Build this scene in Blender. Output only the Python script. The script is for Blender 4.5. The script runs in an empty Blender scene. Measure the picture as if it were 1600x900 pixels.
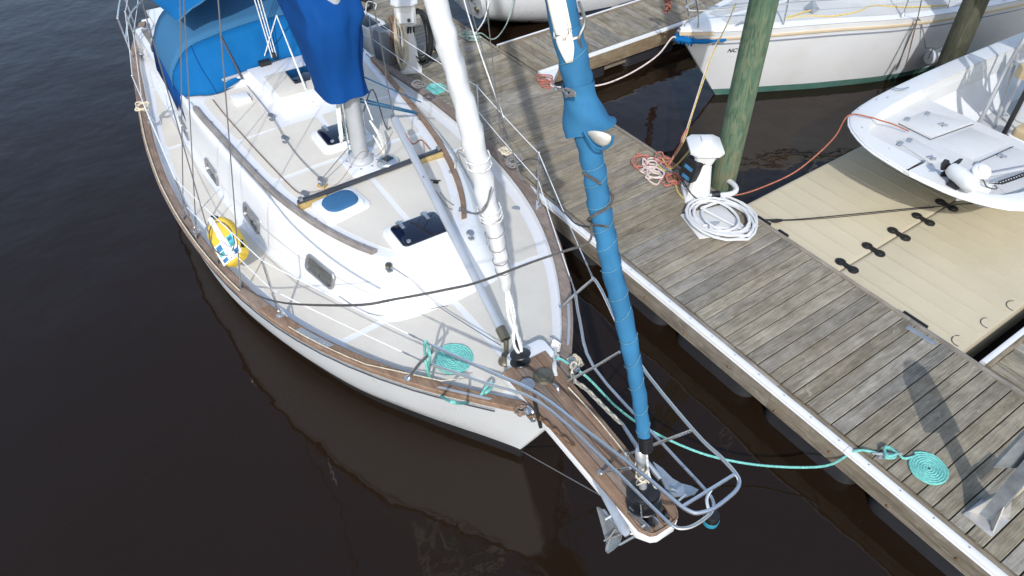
import bpy, bmesh, math, random
from math import sin, cos, pi, radians, sqrt, atan2, hypot
from mathutils import Vector, Matrix
from mathutils.bvhtree import BVHTree
random.seed(7)
SC = bpy.context.scene
COL = SC.collection

# ---------------------------------------------------------------- camera, sky, sun, exposure
# world axes: X along the main dock, Y across it (away from the water on the left), Z up, water at z = 0
CAM_Z = 6.07
FPX = 1150.0                                    # focal length in pixels of a 1600 px wide frame
CR = Vector((0.570414, 0.821304, -0.009385))    # camera right, up, forward
CU = Vector((-0.562086, 0.398662, 0.724657))
CF = Vector((-0.598905, 0.408079, -0.689045))
cam = bpy.data.cameras.new('camera'); cam_o = bpy.data.objects.new('camera', cam); COL.objects.link(cam_o)
cam.sensor_width = 36; cam.lens = 36*FPX/1600; cam.clip_start = .05; cam.clip_end = 3000
cam_o.matrix_world = Matrix(((CR.x, CU.x, -CF.x, 0), (CR.y, CU.y, -CF.y, 0), (CR.z, CU.z, -CF.z, CAM_Z), (0, 0, 0, 1)))
SC.camera = cam_o
SUN_AZ = radians(144 + 180)                     # direction (from +X, counter clockwise) in which the sun stands
SUN_EL = radians(39)
w = bpy.data.worlds.new('World'); SC.world = w; w.use_nodes = True
nt = w.node_tree; sky = nt.nodes.new('ShaderNodeTexSky'); sky.sky_type = 'NISHITA'; sky.sun_disc = False
sky.sun_elevation = SUN_EL; sky.sun_rotation = radians(90) - SUN_AZ
sky.air_density = 1.2; sky.dust_density = 1.6; sky.ozone_density = 1.0
bg = nt.nodes['Background']; nt.links.new(sky.outputs[0], bg.inputs[0]); bg.inputs[1].default_value = .15
sl = bpy.data.lights.new('sun', 'SUN'); sl.energy = 2.05; sl.angle = radians(.7); sl.color = (1, .995, .985)
so = bpy.data.objects.new('sun', sl); COL.objects.link(so)
sd = Vector((cos(SUN_EL)*cos(SUN_AZ), cos(SUN_EL)*sin(SUN_AZ), sin(SUN_EL)))
so.rotation_euler = sd.to_track_quat('Z', 'Y').to_euler(); so.location = sd*40
SC.view_settings.view_transform = 'Standard'; SC.view_settings.look = 'None'
SC.view_settings.exposure = .66; SC.view_settings.gamma = 1.0
SC.cycles.max_bounces = 6; SC.cycles.caustics_reflective = False; SC.cycles.caustics_refractive = False

# ---------------------------------------------------------------- survey helpers (a sight line meets a level, a plane or a surface)
def ray(px, py): return CF + CR*((px-800)/FPX) - CU*((py-450)/FPX)
def W(px, py, z):
    d = ray(px, py); k = (z-CAM_Z)/d.z; return Vector((d.x*k, d.y*k, z))
BO = Vector((-2.8175, 2.3098, 0)); BPH = -0.04308     # stemhead of the big sailboat and its heading
def toB(p): 
    q = p-BO; return Vector((q.x*cos(BPH)+q.y*sin(BPH), -q.x*sin(BPH)+q.y*cos(BPH), p.z))
def fromB(p): return Vector((BO.x+p.x*cos(BPH)-p.y*sin(BPH), BO.y+p.x*sin(BPH)+p.y*cos(BPH), p.z))
def B(px, py, z): return toB(W(px, py, z))
CB = toB(Vector((0, 0, CAM_Z)))
def rayB(px, py):
    d = ray(px, py); return Vector((d.x*cos(BPH)+d.y*sin(BPH), -d.x*sin(BPH)+d.y*cos(BPH), d.z))
def BY(px, py, y=0.0):
    d = rayB(px, py); k = (y-CB.y)/d.y; return CB+d*k
SURF = []
def S(px, py, up=0.0):
    "point of the big sailboat's built surface on a sight line"
    best = None
    d = rayB(px, py).normalized()
    for b in SURF:
        h = b.ray_cast(CB, d)
        if h[0] is not None and (best is None or h[3] < best[1]): best = (h[0], h[3], h[1])
    if best is None: return B(px, py, 1.0)
    return best[0] + Vector((0, 0, up))
def down(x, y, up=0.0):
    z = -1
    for b in SURF:
        h = b.ray_cast(Vector((x, y, 5)), Vector((0, 0, -1)))
        if h[0] is not None: z = max(z, h[0].z)
    return Vector((x, y, z+up))

# ---------------------------------------------------------------- object helpers
OFF = {}
def prop(o, label=None, cat=None, group=None, kind=None):
    if label: o['label'] = label
    if cat: o['category'] = cat
    if group: o['group'] = group
    if kind: o['kind'] = kind
    return o
def thing(name, label, cat, loc=(0, 0, 0), rz=0.0, group=None, local=False, kind=None):
    o = bpy.data.objects.new(name, None); COL.objects.link(o); o.empty_display_size = .2
    o.location = loc; o.rotation_euler = (0, 0, rz)
    OFF[o] = Vector((0, 0, 0)) if local else Vector(loc)
    return prop(o, label, cat, group, kind)
def lerp(a, b, t): return a+(b-a)*t
def cr(pts, n=6, closed=False):
    P = [Vector(p) for p in pts]; out = []; m = len(P)
    if m < 3 and not closed: return P
    for i in range(m if closed else m-1):
        if closed: a, b, c, d = P[i-1], P[i], P[(i+1) % m], P[(i+2) % m]
        else: a, b, c, d = P[max(i-1, 0)], P[i], P[i+1], P[min(i+2, m-1)]
        for k in range(n):
            t = k/n
            out.append(.5*((2*b)+(c-a)*t+(2*a-5*b+4*c-d)*t*t+(3*b-a-3*c+d)*t*t*t))
    if not closed: out.append(P[-1])
    return out
def sag(a, b, drop, n=10, lift=0):
    a = Vector(a); b = Vector(b)
    return [a.lerp(b, i/n)-Vector((0, 0, drop*4*(i/n)*(1-i/n))) for i in range(n+1)]
class MB:
    def __init__(s): s.v = []; s.f = []
    def add(s, v, f):
        n = len(s.v); s.v += [Vector(p) for p in v]; s.f += [tuple(i+n for i in q) for q in f]; return s
    def tube(s, pts, r, n=6, closed=False, caps=True, flat=1.0):
        P = [Vector(p) for p in pts]; m = len(P)
        R = r if isinstance(r, (list, tuple)) else [r]*m
        T = []
        for i in range(m):
            a = P[i-1] if (i or closed) else P[0]; b = P[(i+1) % m] if (i < m-1 or closed) else P[-1]
            t = b-a; T.append(t.normalized() if t.length > 1e-9 else Vector((0, 0, 1)))
        u = T[0].orthogonal().normalized()
        if abs(T[0].z) < .9: u = (Vector((0, 0, 1))-T[0]*T[0].z).normalized()
        V = []
        for i in range(m):
            u = (u-T[i]*u.dot(T[i]))
            u = u.normalized() if u.length > 1e-6 else T[i].orthogonal().normalized()
            w2 = T[i].cross(u)
            for k in range(n):
                a = 2*pi*k/n; V.append(P[i]+u*(cos(a)*R[i]*flat)+w2*(sin(a)*R[i]))
        F = []
        for i in range(m if closed else m-1):
            for k in range(n):
                a = i*n+k; b = i*n+(k+1) % n; j = (i+1) % m
                F.append((a, b, j*n+(k+1) % n, j*n+k))
        if caps and not closed:
            F.append(tuple(range(n-1, -1, -1))); F.append(tuple((m-1)*n+k for k in range(n)))
        return s.add(V, F)
    def loft(s, rings, closed=True, cap0=False, cap1=False):
        n = len(rings[0]); V = [p for q in rings for p in q]; F = []
        for i in range(len(rings)-1):
            for k in range(n if closed else n-1):
                a = i*n+k; b = i*n+(k+1) % n
                F.append((a, b, b+n, a+n))
        if cap0: F.append(tuple(range(n-1, -1, -1)))
        if cap1: F.append(tuple((len(rings)-1)*n+k for k in range(n)))
        return s.add(V, F)
    def prism(s, poly, z0, z1, ch=0.0, M=None):
        "upright prism over a counter-clockwise polygon; ch rounds the top edge"
        n = len(poly); c = Vector((sum(p[0] for p in poly)/n, sum(p[1] for p in poly)/n))
        def ins(d):
            out = []
            for i in range(n):
                p = Vector(poly[i][:2]); e1 = (p-Vector(poly[i-1][:2])); e2 = (Vector(poly[(i+1) % n][:2])-p)
                n1 = Vector((-e1.y, e1.x)).normalized(); n2 = Vector((-e2.y, e2.x)).normalized()
                b = n1+n2; b = b/max(b.length_squared/2, .3)
                out.append(p+b*d)
            return out
        R = [[Vector((p[0], p[1], z0)) for p in poly]]
        if ch > 0:
            R.append([Vector((p[0], p[1], z1-ch)) for p in poly])
            R.append([Vector((p.x, p.y, z1-ch*.3)) for p in ins(ch*.3)])
            R.append([Vector((p.x, p.y, z1)) for p in ins(ch)])
        else: R.append([Vector((p[0], p[1], z1)) for p in poly])
        if M is not None: R = [[M @ p for p in q] for q in R]
        return s.loft(R, True, True, True)
    def box(s, c, d, ch=0.0, M=None, rz=0.0):
        x, y, z = d[0]/2, d[1]/2, d[2]/2
        m = Matrix.Translation(Vector(c)) @ (M if M is not None else Matrix.Rotation(rz, 4, 'Z'))
        return s.prism([(-x, -y), (x, -y), (x, y), (-x, y)], -z, z, ch, m)
    def lathe(s, prof, n=16, M=None):
        M = M if M is not None else Matrix()
        R = [[M @ Vector((max(r, 1e-4)*cos(2*pi*k/n), max(r, 1e-4)*sin(2*pi*k/n), z)) for k in range(n)] for r, z in prof]
        return s.loft(R, True, prof[0][0] > 1e-3, prof[-1][0] > 1e-3)
    def ball(s, c, r, n=8, sz=1.0):
        return s.lathe([(r*sin(pi*i/n), -r*cos(pi*i/n)*sz) for i in range(n+1)], n*2, Matrix.Translation(Vector(c)))
    def build(s, name, mat, parent=None, smooth=True, ang=38, base=None, sub=0):
        me = bpy.data.meshes.new(name)
        lo = [min(p[i] for p in s.v) for i in range(3)]; hi = [max(p[i] for p in s.v) for i in range(3)]
        c = Vector(((lo[0]+hi[0])/2, (lo[1]+hi[1])/2, lo[2] if parent is None else (lo[2]+hi[2])/2))
        if base is not None: c = Vector(base)
        me.from_pydata([p-c for p in s.v], [], s.f)
        bm = bmesh.new(); bm.from_mesh(me); bmesh.ops.remove_doubles(bm, verts=bm.verts, dist=1e-5)
        bmesh.ops.recalc_face_normals(bm, faces=bm.faces); bm.to_mesh(me); bm.free()
        me.polygons.foreach_set('use_smooth', [smooth]*len(me.polygons))
        if smooth: me.set_sharp_from_angle(angle=radians(ang))
        me.materials.append(mat)
        o = bpy.data.objects.new(name, me); COL.objects.link(o)
        if sub:
            m = o.modifiers.new('smooth', 'SUBSURF'); m.levels = sub; m.render_levels = sub
        if parent is not None:
            o.parent = parent; o.location = c-OFF[parent]; OFF[o] = c
        else: o.location = c; OFF[o] = c
        return o
    def bvh(s): return BVHTree.FromPolygons([tuple(p) for p in s.v], s.f)
def dup(o, loc, parent=None, rz=None):
    c = o.copy(); COL.objects.link(c); c.location = loc
    if parent is not None: c.parent = parent
    if rz is not None: c.rotation_euler = (0, 0, rz)
    return c
def rrect(x0, y0, x1, y1, r, n=4):
    out = []
    for cx, cy, a0 in ((x1-r, y1-r, 0), (x0+r, y1-r, 90), (x0+r, y0+r, 180), (x1-r, y0+r, 270)):
        for i in range(n+1):
            a = radians(a0+90*i/n); out.append((cx+r*cos(a), cy+r*sin(a)))
    return out
def circ(cx, cy, r, n=16, ry=None): return [(cx+r*cos(2*pi*i/n), cy+(ry or r)*sin(2*pi*i/n)) for i in range(n)]
def frame(p, zdir, xdir=Vector((1, 0, 0))):
    z = Vector(zdir).normalized(); x = Vector(xdir); x = (x-z*x.dot(z)).normalized(); y = z.cross(x)
    M = Matrix((x, y, z)).transposed().to_4x4(); M.translation = Vector(p); return M

# ---------------------------------------------------------------- materials
def mat(name, col, rough=.5, metal=0.0, var=.0, vscale=3.0, bump=0.0, bscale=60.0, rand=0.0, coat=0.0, stretch=(1, 1, 1), dirt=None, dscale=1.2, damt=.5, spec=.5, sheen=0.0, det=4.0, weave=0.0):
    m = bpy.data.materials.new(name); m.use_nodes = True; N = m.node_tree.nodes; L = m.node_tree.links
    b = N['Principled BSDF']; b.inputs['Roughness'].default_value = rough; b.inputs['Metallic'].default_value = metal
    b.inputs['Base Color'].default_value = (*col, 1); b.inputs['Coat Weight'].default_value = coat
    b.inputs['Specular IOR Level'].default_value = spec
    if sheen: b.inputs['Sheen Weight'].default_value = sheen
    tc = N.new('ShaderNodeTexCoord'); mp = N.new('ShaderNodeMapping'); mp.inputs['Scale'].default_value = stretch
    oi = N.new('ShaderNodeObjectInfo'); ad = N.new('ShaderNodeVectorMath'); ad.operation = 'ADD'
    sc = N.new('ShaderNodeMath'); sc.operation = 'MULTIPLY'; sc.inputs[1].default_value = 57.0
    L.new(oi.outputs['Random'], sc.inputs[0]); L.new(tc.outputs['Object'], ad.inputs[0]); L.new(sc.outputs[0], ad.inputs[1])
    L.new(ad.outputs[0], mp.inputs[0])
    cur = None
    def noise(s, d=det, ro=.55):
        t = N.new('ShaderNodeTexNoise'); t.inputs['Scale'].default_value = s; t.inputs['Detail'].default_value = d; t.inputs['Roughness'].default_value = ro
        L.new(mp.outputs[0], t.inputs['Vector']); return t
    def scale(v, lo, hi):
        r = N.new('ShaderNodeMapRange'); r.inputs['From Min'].default_value = .25; r.inputs['From Max'].default_value = .75
        r.inputs['To Min'].default_value = lo; r.inputs['To Max'].default_value = hi; L.new(v, r.inputs[0]); return r.outputs[0]
    val = None
    if var: val = scale(noise(vscale).outputs[0], 1-var, 1+var)
    if rand:
        r = N.new('ShaderNodeMapRange'); r.inputs['To Min'].default_value = 1-rand; r.inputs['To Max'].default_value = 1+rand
        L.new(oi.outputs['Random'], r.inputs[0])
        if val is not None:
            mm = N.new('ShaderNodeMath'); mm.operation = 'MULTIPLY'; L.new(val, mm.inputs[0]); L.new(r.outputs[0], mm.inputs[1]); val = mm.outputs[0]
        else: val = r.outputs[0]
    if val is not None:
        vm = N.new('ShaderNodeVectorMath'); vm.operation = 'SCALE'; vm.inputs[0].default_value = col; L.new(val, vm.inputs['Scale']); cur = vm.outputs[0]
    if dirt:
        mx = N.new('ShaderNodeMix'); mx.data_type = 'RGBA'; mx.inputs['A'].default_value = (*col, 1); mx.inputs['B'].default_value = (*dirt, 1)
        if cur is not None: L.new(cur, mx.inputs['A'])
        r = N.new('ShaderNodeMapRange'); r.inputs['From Min'].default_value = .5; r.inputs['From Max'].default_value = .75; r.inputs['To Max'].default_value = damt
        L.new(noise(dscale, 6, .65).outputs[0], r.inputs[0]); L.new(r.outputs[0], mx.inputs['Factor']); cur = mx.outputs['Result']
    if cur is not None: L.new(cur, b.inputs['Base Color'])
    if var and metal == 0:
        rr = scale(noise(vscale*2.3).outputs[0], max(rough-.08, .03), min(rough+.1, 1)); L.new(rr, b.inputs['Roughness'])
    h = None
    if bump:
        h = noise(bscale, 5).outputs[0]
    if weave:
        wv = N.new('ShaderNodeTexWave'); wv.inputs['Scale'].default_value = weave; wv.inputs['Distortion'].default_value = .4
        L.new(mp.outputs[0], wv.inputs['Vector']); h = wv.outputs['Fac']; bump = bump or .3
    if h is not None:
        bp = N.new('ShaderNodeBump'); bp.inputs['Strength'].default_value = bump; bp.inputs['Distance'].default_value = .01
        L.new(h, bp.inputs['Height']); L.new(bp.outputs[0], b.inputs['Normal'])
    return m
M = {}
def wood(name, dark, mid, light, rand=.22, long='y', grain=1.0, red=0.05, knots=True, moss=0.0, rough=.82):
    "weathered timber: long grain, checks, knots, each board its own tone"
    m = bpy.data.materials.new(name); m.use_nodes = True; N = m.node_tree.nodes; L = m.node_tree.links
    b = N['Principled BSDF']; b.inputs['Specular IOR Level'].default_value = .25
    tc = N.new('ShaderNodeTexCoord'); oi = N.new('ShaderNodeObjectInfo')
    sc = N.new('ShaderNodeMath'); sc.operation = 'MULTIPLY'; sc.inputs[1].default_value = 83.0; L.new(oi.outputs['Random'], sc.inputs[0])
    ad = N.new('ShaderNodeVectorMath'); ad.operation = 'ADD'; L.new(tc.outputs['Object'], ad.inputs[0]); L.new(sc.outputs[0], ad.inputs[1])
    def mapping(a, c):
        mp = N.new('ShaderNodeMapping'); k = {'x': (a, c, c), 'y': (c, a, c), 'z': (c, c, a)}[long]; mp.inputs['Scale'].default_value = k
        L.new(ad.outputs[0], mp.inputs[0]); return mp.outputs[0]
    def noise(vec, s, d=4, ro=.6, dist=0.0):
        t = N.new('ShaderNodeTexNoise'); t.inputs['Scale'].default_value = s; t.inputs['Detail'].default_value = d; t.inputs['Roughness'].default_value = ro
        t.inputs['Distortion'].default_value = dist; L.new(vec, t.inputs['Vector']); return t.outputs[0]
    fine = noise(mapping(1.1, 30*grain), 3.2, 6, .72, 1.2)
    broad = noise(mapping(.8, 4.5*grain), 1.6, 3, .5, 1.4)
    cracks = noise(mapping(.6, 44*grain), 2.4, 4, .62, .8)
    blot = noise(ad.outputs[0], 5.5, 4, .6)
    mixv = N.new('ShaderNodeMath'); mixv.operation = 'MULTIPLY_ADD'; L.new(fine, mixv.inputs[0]); mixv.inputs[1].default_value = .66
    hb = N.new('ShaderNodeMath'); hb.operation = 'MULTIPLY'; L.new(broad, hb.inputs[0]); hb.inputs[1].default_value = .34; L.new(hb.outputs[0], mixv.inputs[2])
    rp = N.new('ShaderNodeValToRGB'); e = rp.color_ramp.elements
    e[0].position = .36; e[0].color = (*dark, 1); e[1].position = .64; e[1].color = (*light, 1); k = rp.color_ramp.elements.new(.49); k.color = (*mid, 1)
    L.new(mixv.outputs[0], rp.inputs[0])
    # board tone
    r = N.new('ShaderNodeMapRange'); r.inputs['To Min'].default_value = 1-rand; r.inputs['To Max'].default_value = 1+rand; L.new(oi.outputs['Random'], r.inputs[0])
    rb = N.new('ShaderNodeMapRange'); rb.inputs['From Min'].default_value = .35; rb.inputs['From Max'].default_value = .7; rb.inputs['To Min'].default_value = .82; rb.inputs['To Max'].default_value = 1.16; L.new(blot, rb.inputs[0])
    mm = N.new('ShaderNodeMath'); mm.operation = 'MULTIPLY'; L.new(r.outputs[0], mm.inputs[0]); L.new(rb.outputs[0], mm.inputs[1])
    vs = N.new('ShaderNodeVectorMath'); vs.operation = 'SCALE'; L.new(rp.outputs[0], vs.inputs[0]); L.new(mm.outputs[0], vs.inputs['Scale'])
    # warm / cool boards
    hs = N.new('ShaderNodeHueSaturation'); L.new(vs.outputs[0], hs.inputs['Color'])
    sat = N.new('ShaderNodeMath'); sat.operation = 'MULTIPLY'; sat.inputs[1].default_value = 7.31; L.new(oi.outputs['Random'], sat.inputs[0])
    fr = N.new('ShaderNodeMath'); fr.operation = 'FRACT'; L.new(sat.outputs[0], fr.inputs[0])
    rs = N.new('ShaderNodeMapRange'); rs.inputs['To Min'].default_value = .65; rs.inputs['To Max'].default_value = 1.35; L.new(fr.outputs[0], rs.inputs[0]); L.new(rs.outputs[0], hs.inputs['Saturation'])
    cur = hs.outputs[0]
    # dark checks along the grain
    ck = N.new('ShaderNodeMapRange'); ck.inputs['From Min'].default_value = .6; ck.inputs['From Max'].default_value = .72; ck.inputs['To Max'].default_value = .6; L.new(cracks, ck.inputs[0])
    mx = N.new('ShaderNodeMix'); mx.data_type = 'RGBA'; L.new(ck.outputs[0], mx.inputs['Factor']); L.new(cur, mx.inputs['A']); mx.inputs['B'].default_value = (dark[0]*.45, dark[1]*.42, dark[2]*.4, 1)
    cur = mx.outputs['Result']
    if knots:
        vo = N.new('ShaderNodeTexVoronoi'); vo.inputs['Scale'].default_value = 2.1; L.new(mapping(.55, 1.6), vo.inputs['Vector'])
        kr = N.new('ShaderNodeMapRange'); kr.inputs['From Min'].default_value = .03; kr.inputs['From Max'].default_value = .1; kr.inputs['To Min'].default_value = .65; kr.inputs['To Max'].default_value = 0; L.new(vo.outputs['Distance'], kr.inputs[0])
        mk = N.new('ShaderNodeMix'); mk.data_type = 'RGBA'; L.new(kr.outputs[0], mk.inputs['Factor']); L.new(cur, mk.inputs['A']); mk.inputs['B'].default_value = (mid[0]*.62, mid[1]*.5, mid[2]*.4, 1); cur = mk.outputs['Result']
        # bleached patches
        bl = noise(mapping(1.2, 4.5), 2.2, 7, .72, 1.6)
        br = N.new('ShaderNodeMapRange'); br.inputs['From Min'].default_value = .57; br.inputs['From Max'].default_value = .7; br.inputs['To Max'].default_value = .62; L.new(bl, br.inputs[0])
        mb = N.new('ShaderNodeMix'); mb.data_type = 'RGBA'; L.new(br.outputs[0], mb.inputs['Factor']); L.new(cur, mb.inputs['A']); mb.inputs['B'].default_value = (light[0]*1.25, light[1]*1.25, light[2]*1.24, 1); cur = mb.outputs['Result']
    if red:
        # old brown stain in large soft patches over the timber
        ge = N.new('ShaderNodeNewGeometry'); st = N.new('ShaderNodeTexNoise'); st.inputs['Scale'].default_value = .7; st.inputs['Detail'].default_value = 5; L.new(ge.outputs['Position'], st.inputs['Vector'])
        sr = N.new('ShaderNodeMapRange'); sr.inputs['From Min'].default_value = .42; sr.inputs['From Max'].default_value = .68; sr.inputs['To Max'].default_value = red*6; L.new(st.outputs[0], sr.inputs[0])
        ms = N.new('ShaderNodeMix'); ms.data_type = 'RGBA'; L.new(sr.outputs[0], ms.inputs['Factor']); L.new(cur, ms.inputs['A']); ms.inputs['B'].default_value = (mid[0]*.98, mid[1]*.82, mid[2]*.63, 1); cur = ms.outputs['Result']
    L.new(cur, b.inputs['Base Color']); b.inputs['Roughness'].default_value = rough
    bp = N.new('ShaderNodeBump'); bp.inputs['Strength'].default_value = .5; bp.inputs['Distance'].default_value = .004
    hh = N.new('ShaderNodeMath'); hh.operation = 'SUBTRACT'; L.new(fine, hh.inputs[0]); L.new(ck.outputs[0], hh.inputs[1])
    L.new(hh.outputs[0], bp.inputs['Height']); L.new(bp.outputs[0], b.inputs['Normal'])
    return m
M['plank'] = wood('weathered dock plank', (.1, .088, .067), (.232, .207, .162), (.35, .322, .262), rand=.2)
M['plank_x'] = wood('weathered finger plank', (.125, .11, .09), (.225, .2, .165), (.33, .31, .27), long='x')
M['board_x'] = wood('dock edge board', (.13, .11, .085), (.215, .188, .15), (.31, .28, .235), long='x', rand=.1, red=.05)
M['board_y'] = wood('finger edge board', (.13, .105, .08), (.2, .17, .13), (.28, .25, .2), long='y', rand=.1, red=.08)
M['fascia_x'] = wood('dock side beam', (.08, .066, .05), (.2, .176, .143), (.32, .293, .25), long='x', rand=.1, red=.05)
M['fascia_y'] = wood('finger side beam', (.1, .075, .05), (.19, .15, .105), (.28, .24, .18), long='y', rand=.1, red=.1)
M['teak_x'] = wood('weathered teak', (.145, .103, .08), (.23, .168, .13), (.32, .25, .205), long='x', rand=.06, red=0, knots=False, grain=1.6)
M['teak_grey'] = wood('grey teak', (.16, .145, .135), (.25, .23, .215), (.33, .31, .295), long='x', rand=.05, red=0, knots=False, grain=1.6)  # grey stands for side shade on the starboard grab strip; coaming boards share it
M['wedge'] = wood('pale timber wedge', (.3, .22, .1), (.42, .32, .16), (.5, .4, .22), long='x', rand=.05, red=0, knots=False)
M['piling_dark'] = wood('dark stained piling', (.03, .032, .024), (.062, .062, .046), (.1, .098, .075), long='z', rand=.02, red=.05, knots=False, grain=.8)
M['vinyl'] = mat('white vinyl bumper', (.68, .685, .69), .45, var=.04, vscale=4, dirt=(.5, .47, .42), dscale=5, damt=.35)
M['float'] = mat('black float plastic', (.018, .018, .022), .55, var=.15)
M['gel'] = mat('white gelcoat', (.69, .697, .705), .3, var=.015, vscale=1.2, dirt=(.67, .66, .63), dscale=1.1, damt=.22, coat=.2)
M['gel_boat'] = mat('motorboat gelcoat', (.64, .645, .64), .4, var=.02, vscale=1.5, dirt=(.55, .53, .48), dscale=2.2, damt=.4)
M['gel_deck'] = mat('motorboat deck', (.56, .565, .56), .6, var=.03, vscale=3, bump=.25, bscale=220, dirt=(.48, .47, .43), dscale=2.5, damt=.45)
M['gel_far'] = mat('chalky white gelcoat', (.7, .705, .71), .35, var=.04, vscale=1.5, dirt=(.58, .55, .48), dscale=1.8, damt=.35)
M['hull'] = mat('white hull', (.8, .825, .85), .3, var=.012, vscale=.8, coat=.2)
M['nonskid'] = mat('sand coloured nonskid', (.632, .592, .518), .75, var=.05, vscale=3, bump=.5, bscale=240, dirt=(.575, .535, .46), dscale=2, damt=.3)
M['nonskid_grey'] = mat('pale grey nonskid', (.5, .505, .495), .75, var=.05, vscale=3, bump=.4, bscale=200, dirt=(.4, .39, .37), dscale=2, damt=.4)
M['antifoul'] = mat('black bottom paint', (.012, .011, .012), .6, var=.2)
M['boot_green'] = mat('green bottom paint', (.075, .19, .155), .6, var=.25, vscale=4, dirt=(.15, .17, .13), dscale=4, damt=.8)
M['boot_blue'] = mat('grey blue boot stripe', (.05, .065, .1), .5, var=.15)
M['tan_stripe'] = mat('tan rub rail', (.5, .4, .27), .5, var=.1)
M['grey_stripe'] = mat('grey hull stripe', (.2, .22, .27), .4)
M['steel'] = mat('stainless steel', (.56, .58, .6), .27, metal=.85, var=.08)
M['steel_dull'] = mat('dull stainless', (.42, .42, .43), .42, metal=.9, var=.2, vscale=8)
M['galv'] = mat('galvanised steel', (.42, .45, .48), .48, metal=.75, var=.22, vscale=9, dirt=(.3, .27, .24), dscale=7, damt=.5)
M['galv_light'] = mat('pale galvanised plate', (.5, .49, .47), .5, metal=.55, var=.15, vscale=9)
M['rusty'] = mat('rusty chain', (.2, .12, .07), .8, metal=.3, var=.4, vscale=15)
M['chain'] = mat('worn chain', (.55, .51, .42), .55, metal=.6, var=.25, vscale=20)
M['alu'] = mat('painted aluminium spar', (.43, .445, .465), .38, metal=.15, var=.06, vscale=5)
M['boom'] = mat('grey anodised spar', (.5, .52, .55), .36, metal=.5, var=.08, vscale=5)
M['bronze'] = mat('aged bronze', (.2, .18, .13), .42, metal=.8, var=.25, vscale=10)
M['acrylic'] = mat('smoked acrylic', (.006, .008, .02), .06, spec=.6, coat=.5)
M['port_glass'] = mat('grey port glass', (.09, .09, .085), .12, spec=.6, coat=.4, var=.3, vscale=6)
M['black'] = mat('black plastic', (.012, .012, .014), .4, var=.2)
M['blackpaint'] = mat('dark anodised track', (.06, .064, .075), .35, metal=.4)
M['canvas'] = mat('bright blue canvas', (.004, .105, .29), .85, var=.07, vscale=3, bump=.3, bscale=6, spec=.15)
M['canvas_top'] = mat('greyer blue canvas', (.04, .14, .27), .9, var=.08, vscale=60, bump=.12, bscale=12, spec=.15, dirt=(.05, .15, .27), dscale=3, damt=.4)  # greyer blue than the dodger front
M['canvas_navy'] = mat('deep blue sail cover', (.003, .05, .2), .85, spec=.15, var=.1, vscale=2.5, bump=.4, bscale=5)
M['canvas_sail'] = mat('sun strip blue', (.034, .155, .295), .85, spec=.2, var=.2, vscale=3, bump=.6, bscale=7, dirt=(.02, .1, .2), dscale=6, damt=.6)
M['canvas_hatch'] = mat('blue hatch cover cloth', (.025, .11, .23), .85, var=.12, vscale=9, bump=.4, bscale=14)
M['sail'] = mat('white sailcloth', (.56, .565, .57), .75, var=.07, vscale=3, bump=.8, bscale=9, dirt=(.6, .6, .58), dscale=6, damt=.35)
M['sail_cream'] = mat('cream sailcloth', (.72, .69, .62), .75, var=.05, vscale=4, bump=.4, bscale=10)
for k, c in dict(teal=(.16, .47, .42), white=(.7, .7, .68), cream=(.6, .53, .4), brown=(.22, .15, .11), grey=(.22, .21, .2), dark=(.09, .085, .08), yellow=(.52, .4, .13), red=(.42, .15, .11), orange=(.36, .12, .07), black=(.015, .015, .016), blue=(.03, .16, .3), green=(.3, .4, .34), pinkwhite=(.6, .5, .46), stitch=(.13, .28, .36)).items():
    M['rope_'+k] = mat(k+' rope', c, .85, var=.34, vscale=45, bump=.6, bscale=140)
M['wire'] = mat('rigging wire', (.3, .3, .31), .4, metal=.8)
M['lifeline'] = mat('white coated lifeline', (.78, .78, .77), .4)
M['hose_white'] = mat('white hose', (.58, .585, .585), .4, var=.05)
M['yellow_foam'] = mat('yellow vinyl buoy', (.62, .43, .04), .6, var=.08, dirt=(.5, .34, .06), dscale=5, damt=.5)
M['strap_white'] = mat('white webbing', (.74, .75, .78), .6)
M['print_blue'] = mat('blue printed panel', (.04, .16, .3), .5, var=.5, vscale=18)
M['print_teal'] = mat('teal printed panel', (.08, .4, .42), .5, var=.5, vscale=18)
M['print_dark'] = mat('dark lettering', (.03, .035, .05), .6)
M['ped'] = mat('white pedestal plastic', (.64, .64, .635), .4, var=.03, vscale=3, dirt=(.6, .58, .53), dscale=5, damt=.3)
M['greyplate'] = mat('grey plate', (.24, .27, .3), .55, var=.1, vscale=6)
M['tanplastic'] = mat('tan dock plastic', (.455, .4, .285), .7, var=.05, vscale=1.2, bump=.25, bscale=180, dirt=(.37, .325, .225), dscale=.9, damt=.6)
M['tanseat'] = mat('tan vinyl', (.5, .38, .22), .55, var=.05)
M['solar'] = mat('solar cell', (.02, .03, .04), .15)
M['mat_white'] = mat('white board', (.6, .6, .59), .5, var=.05, dirt=(.55, .52, .47), dscale=6, damt=.5)
M['navlight'] = mat('teal lens', (.03, .25, .35), .2, coat=.4)
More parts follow.
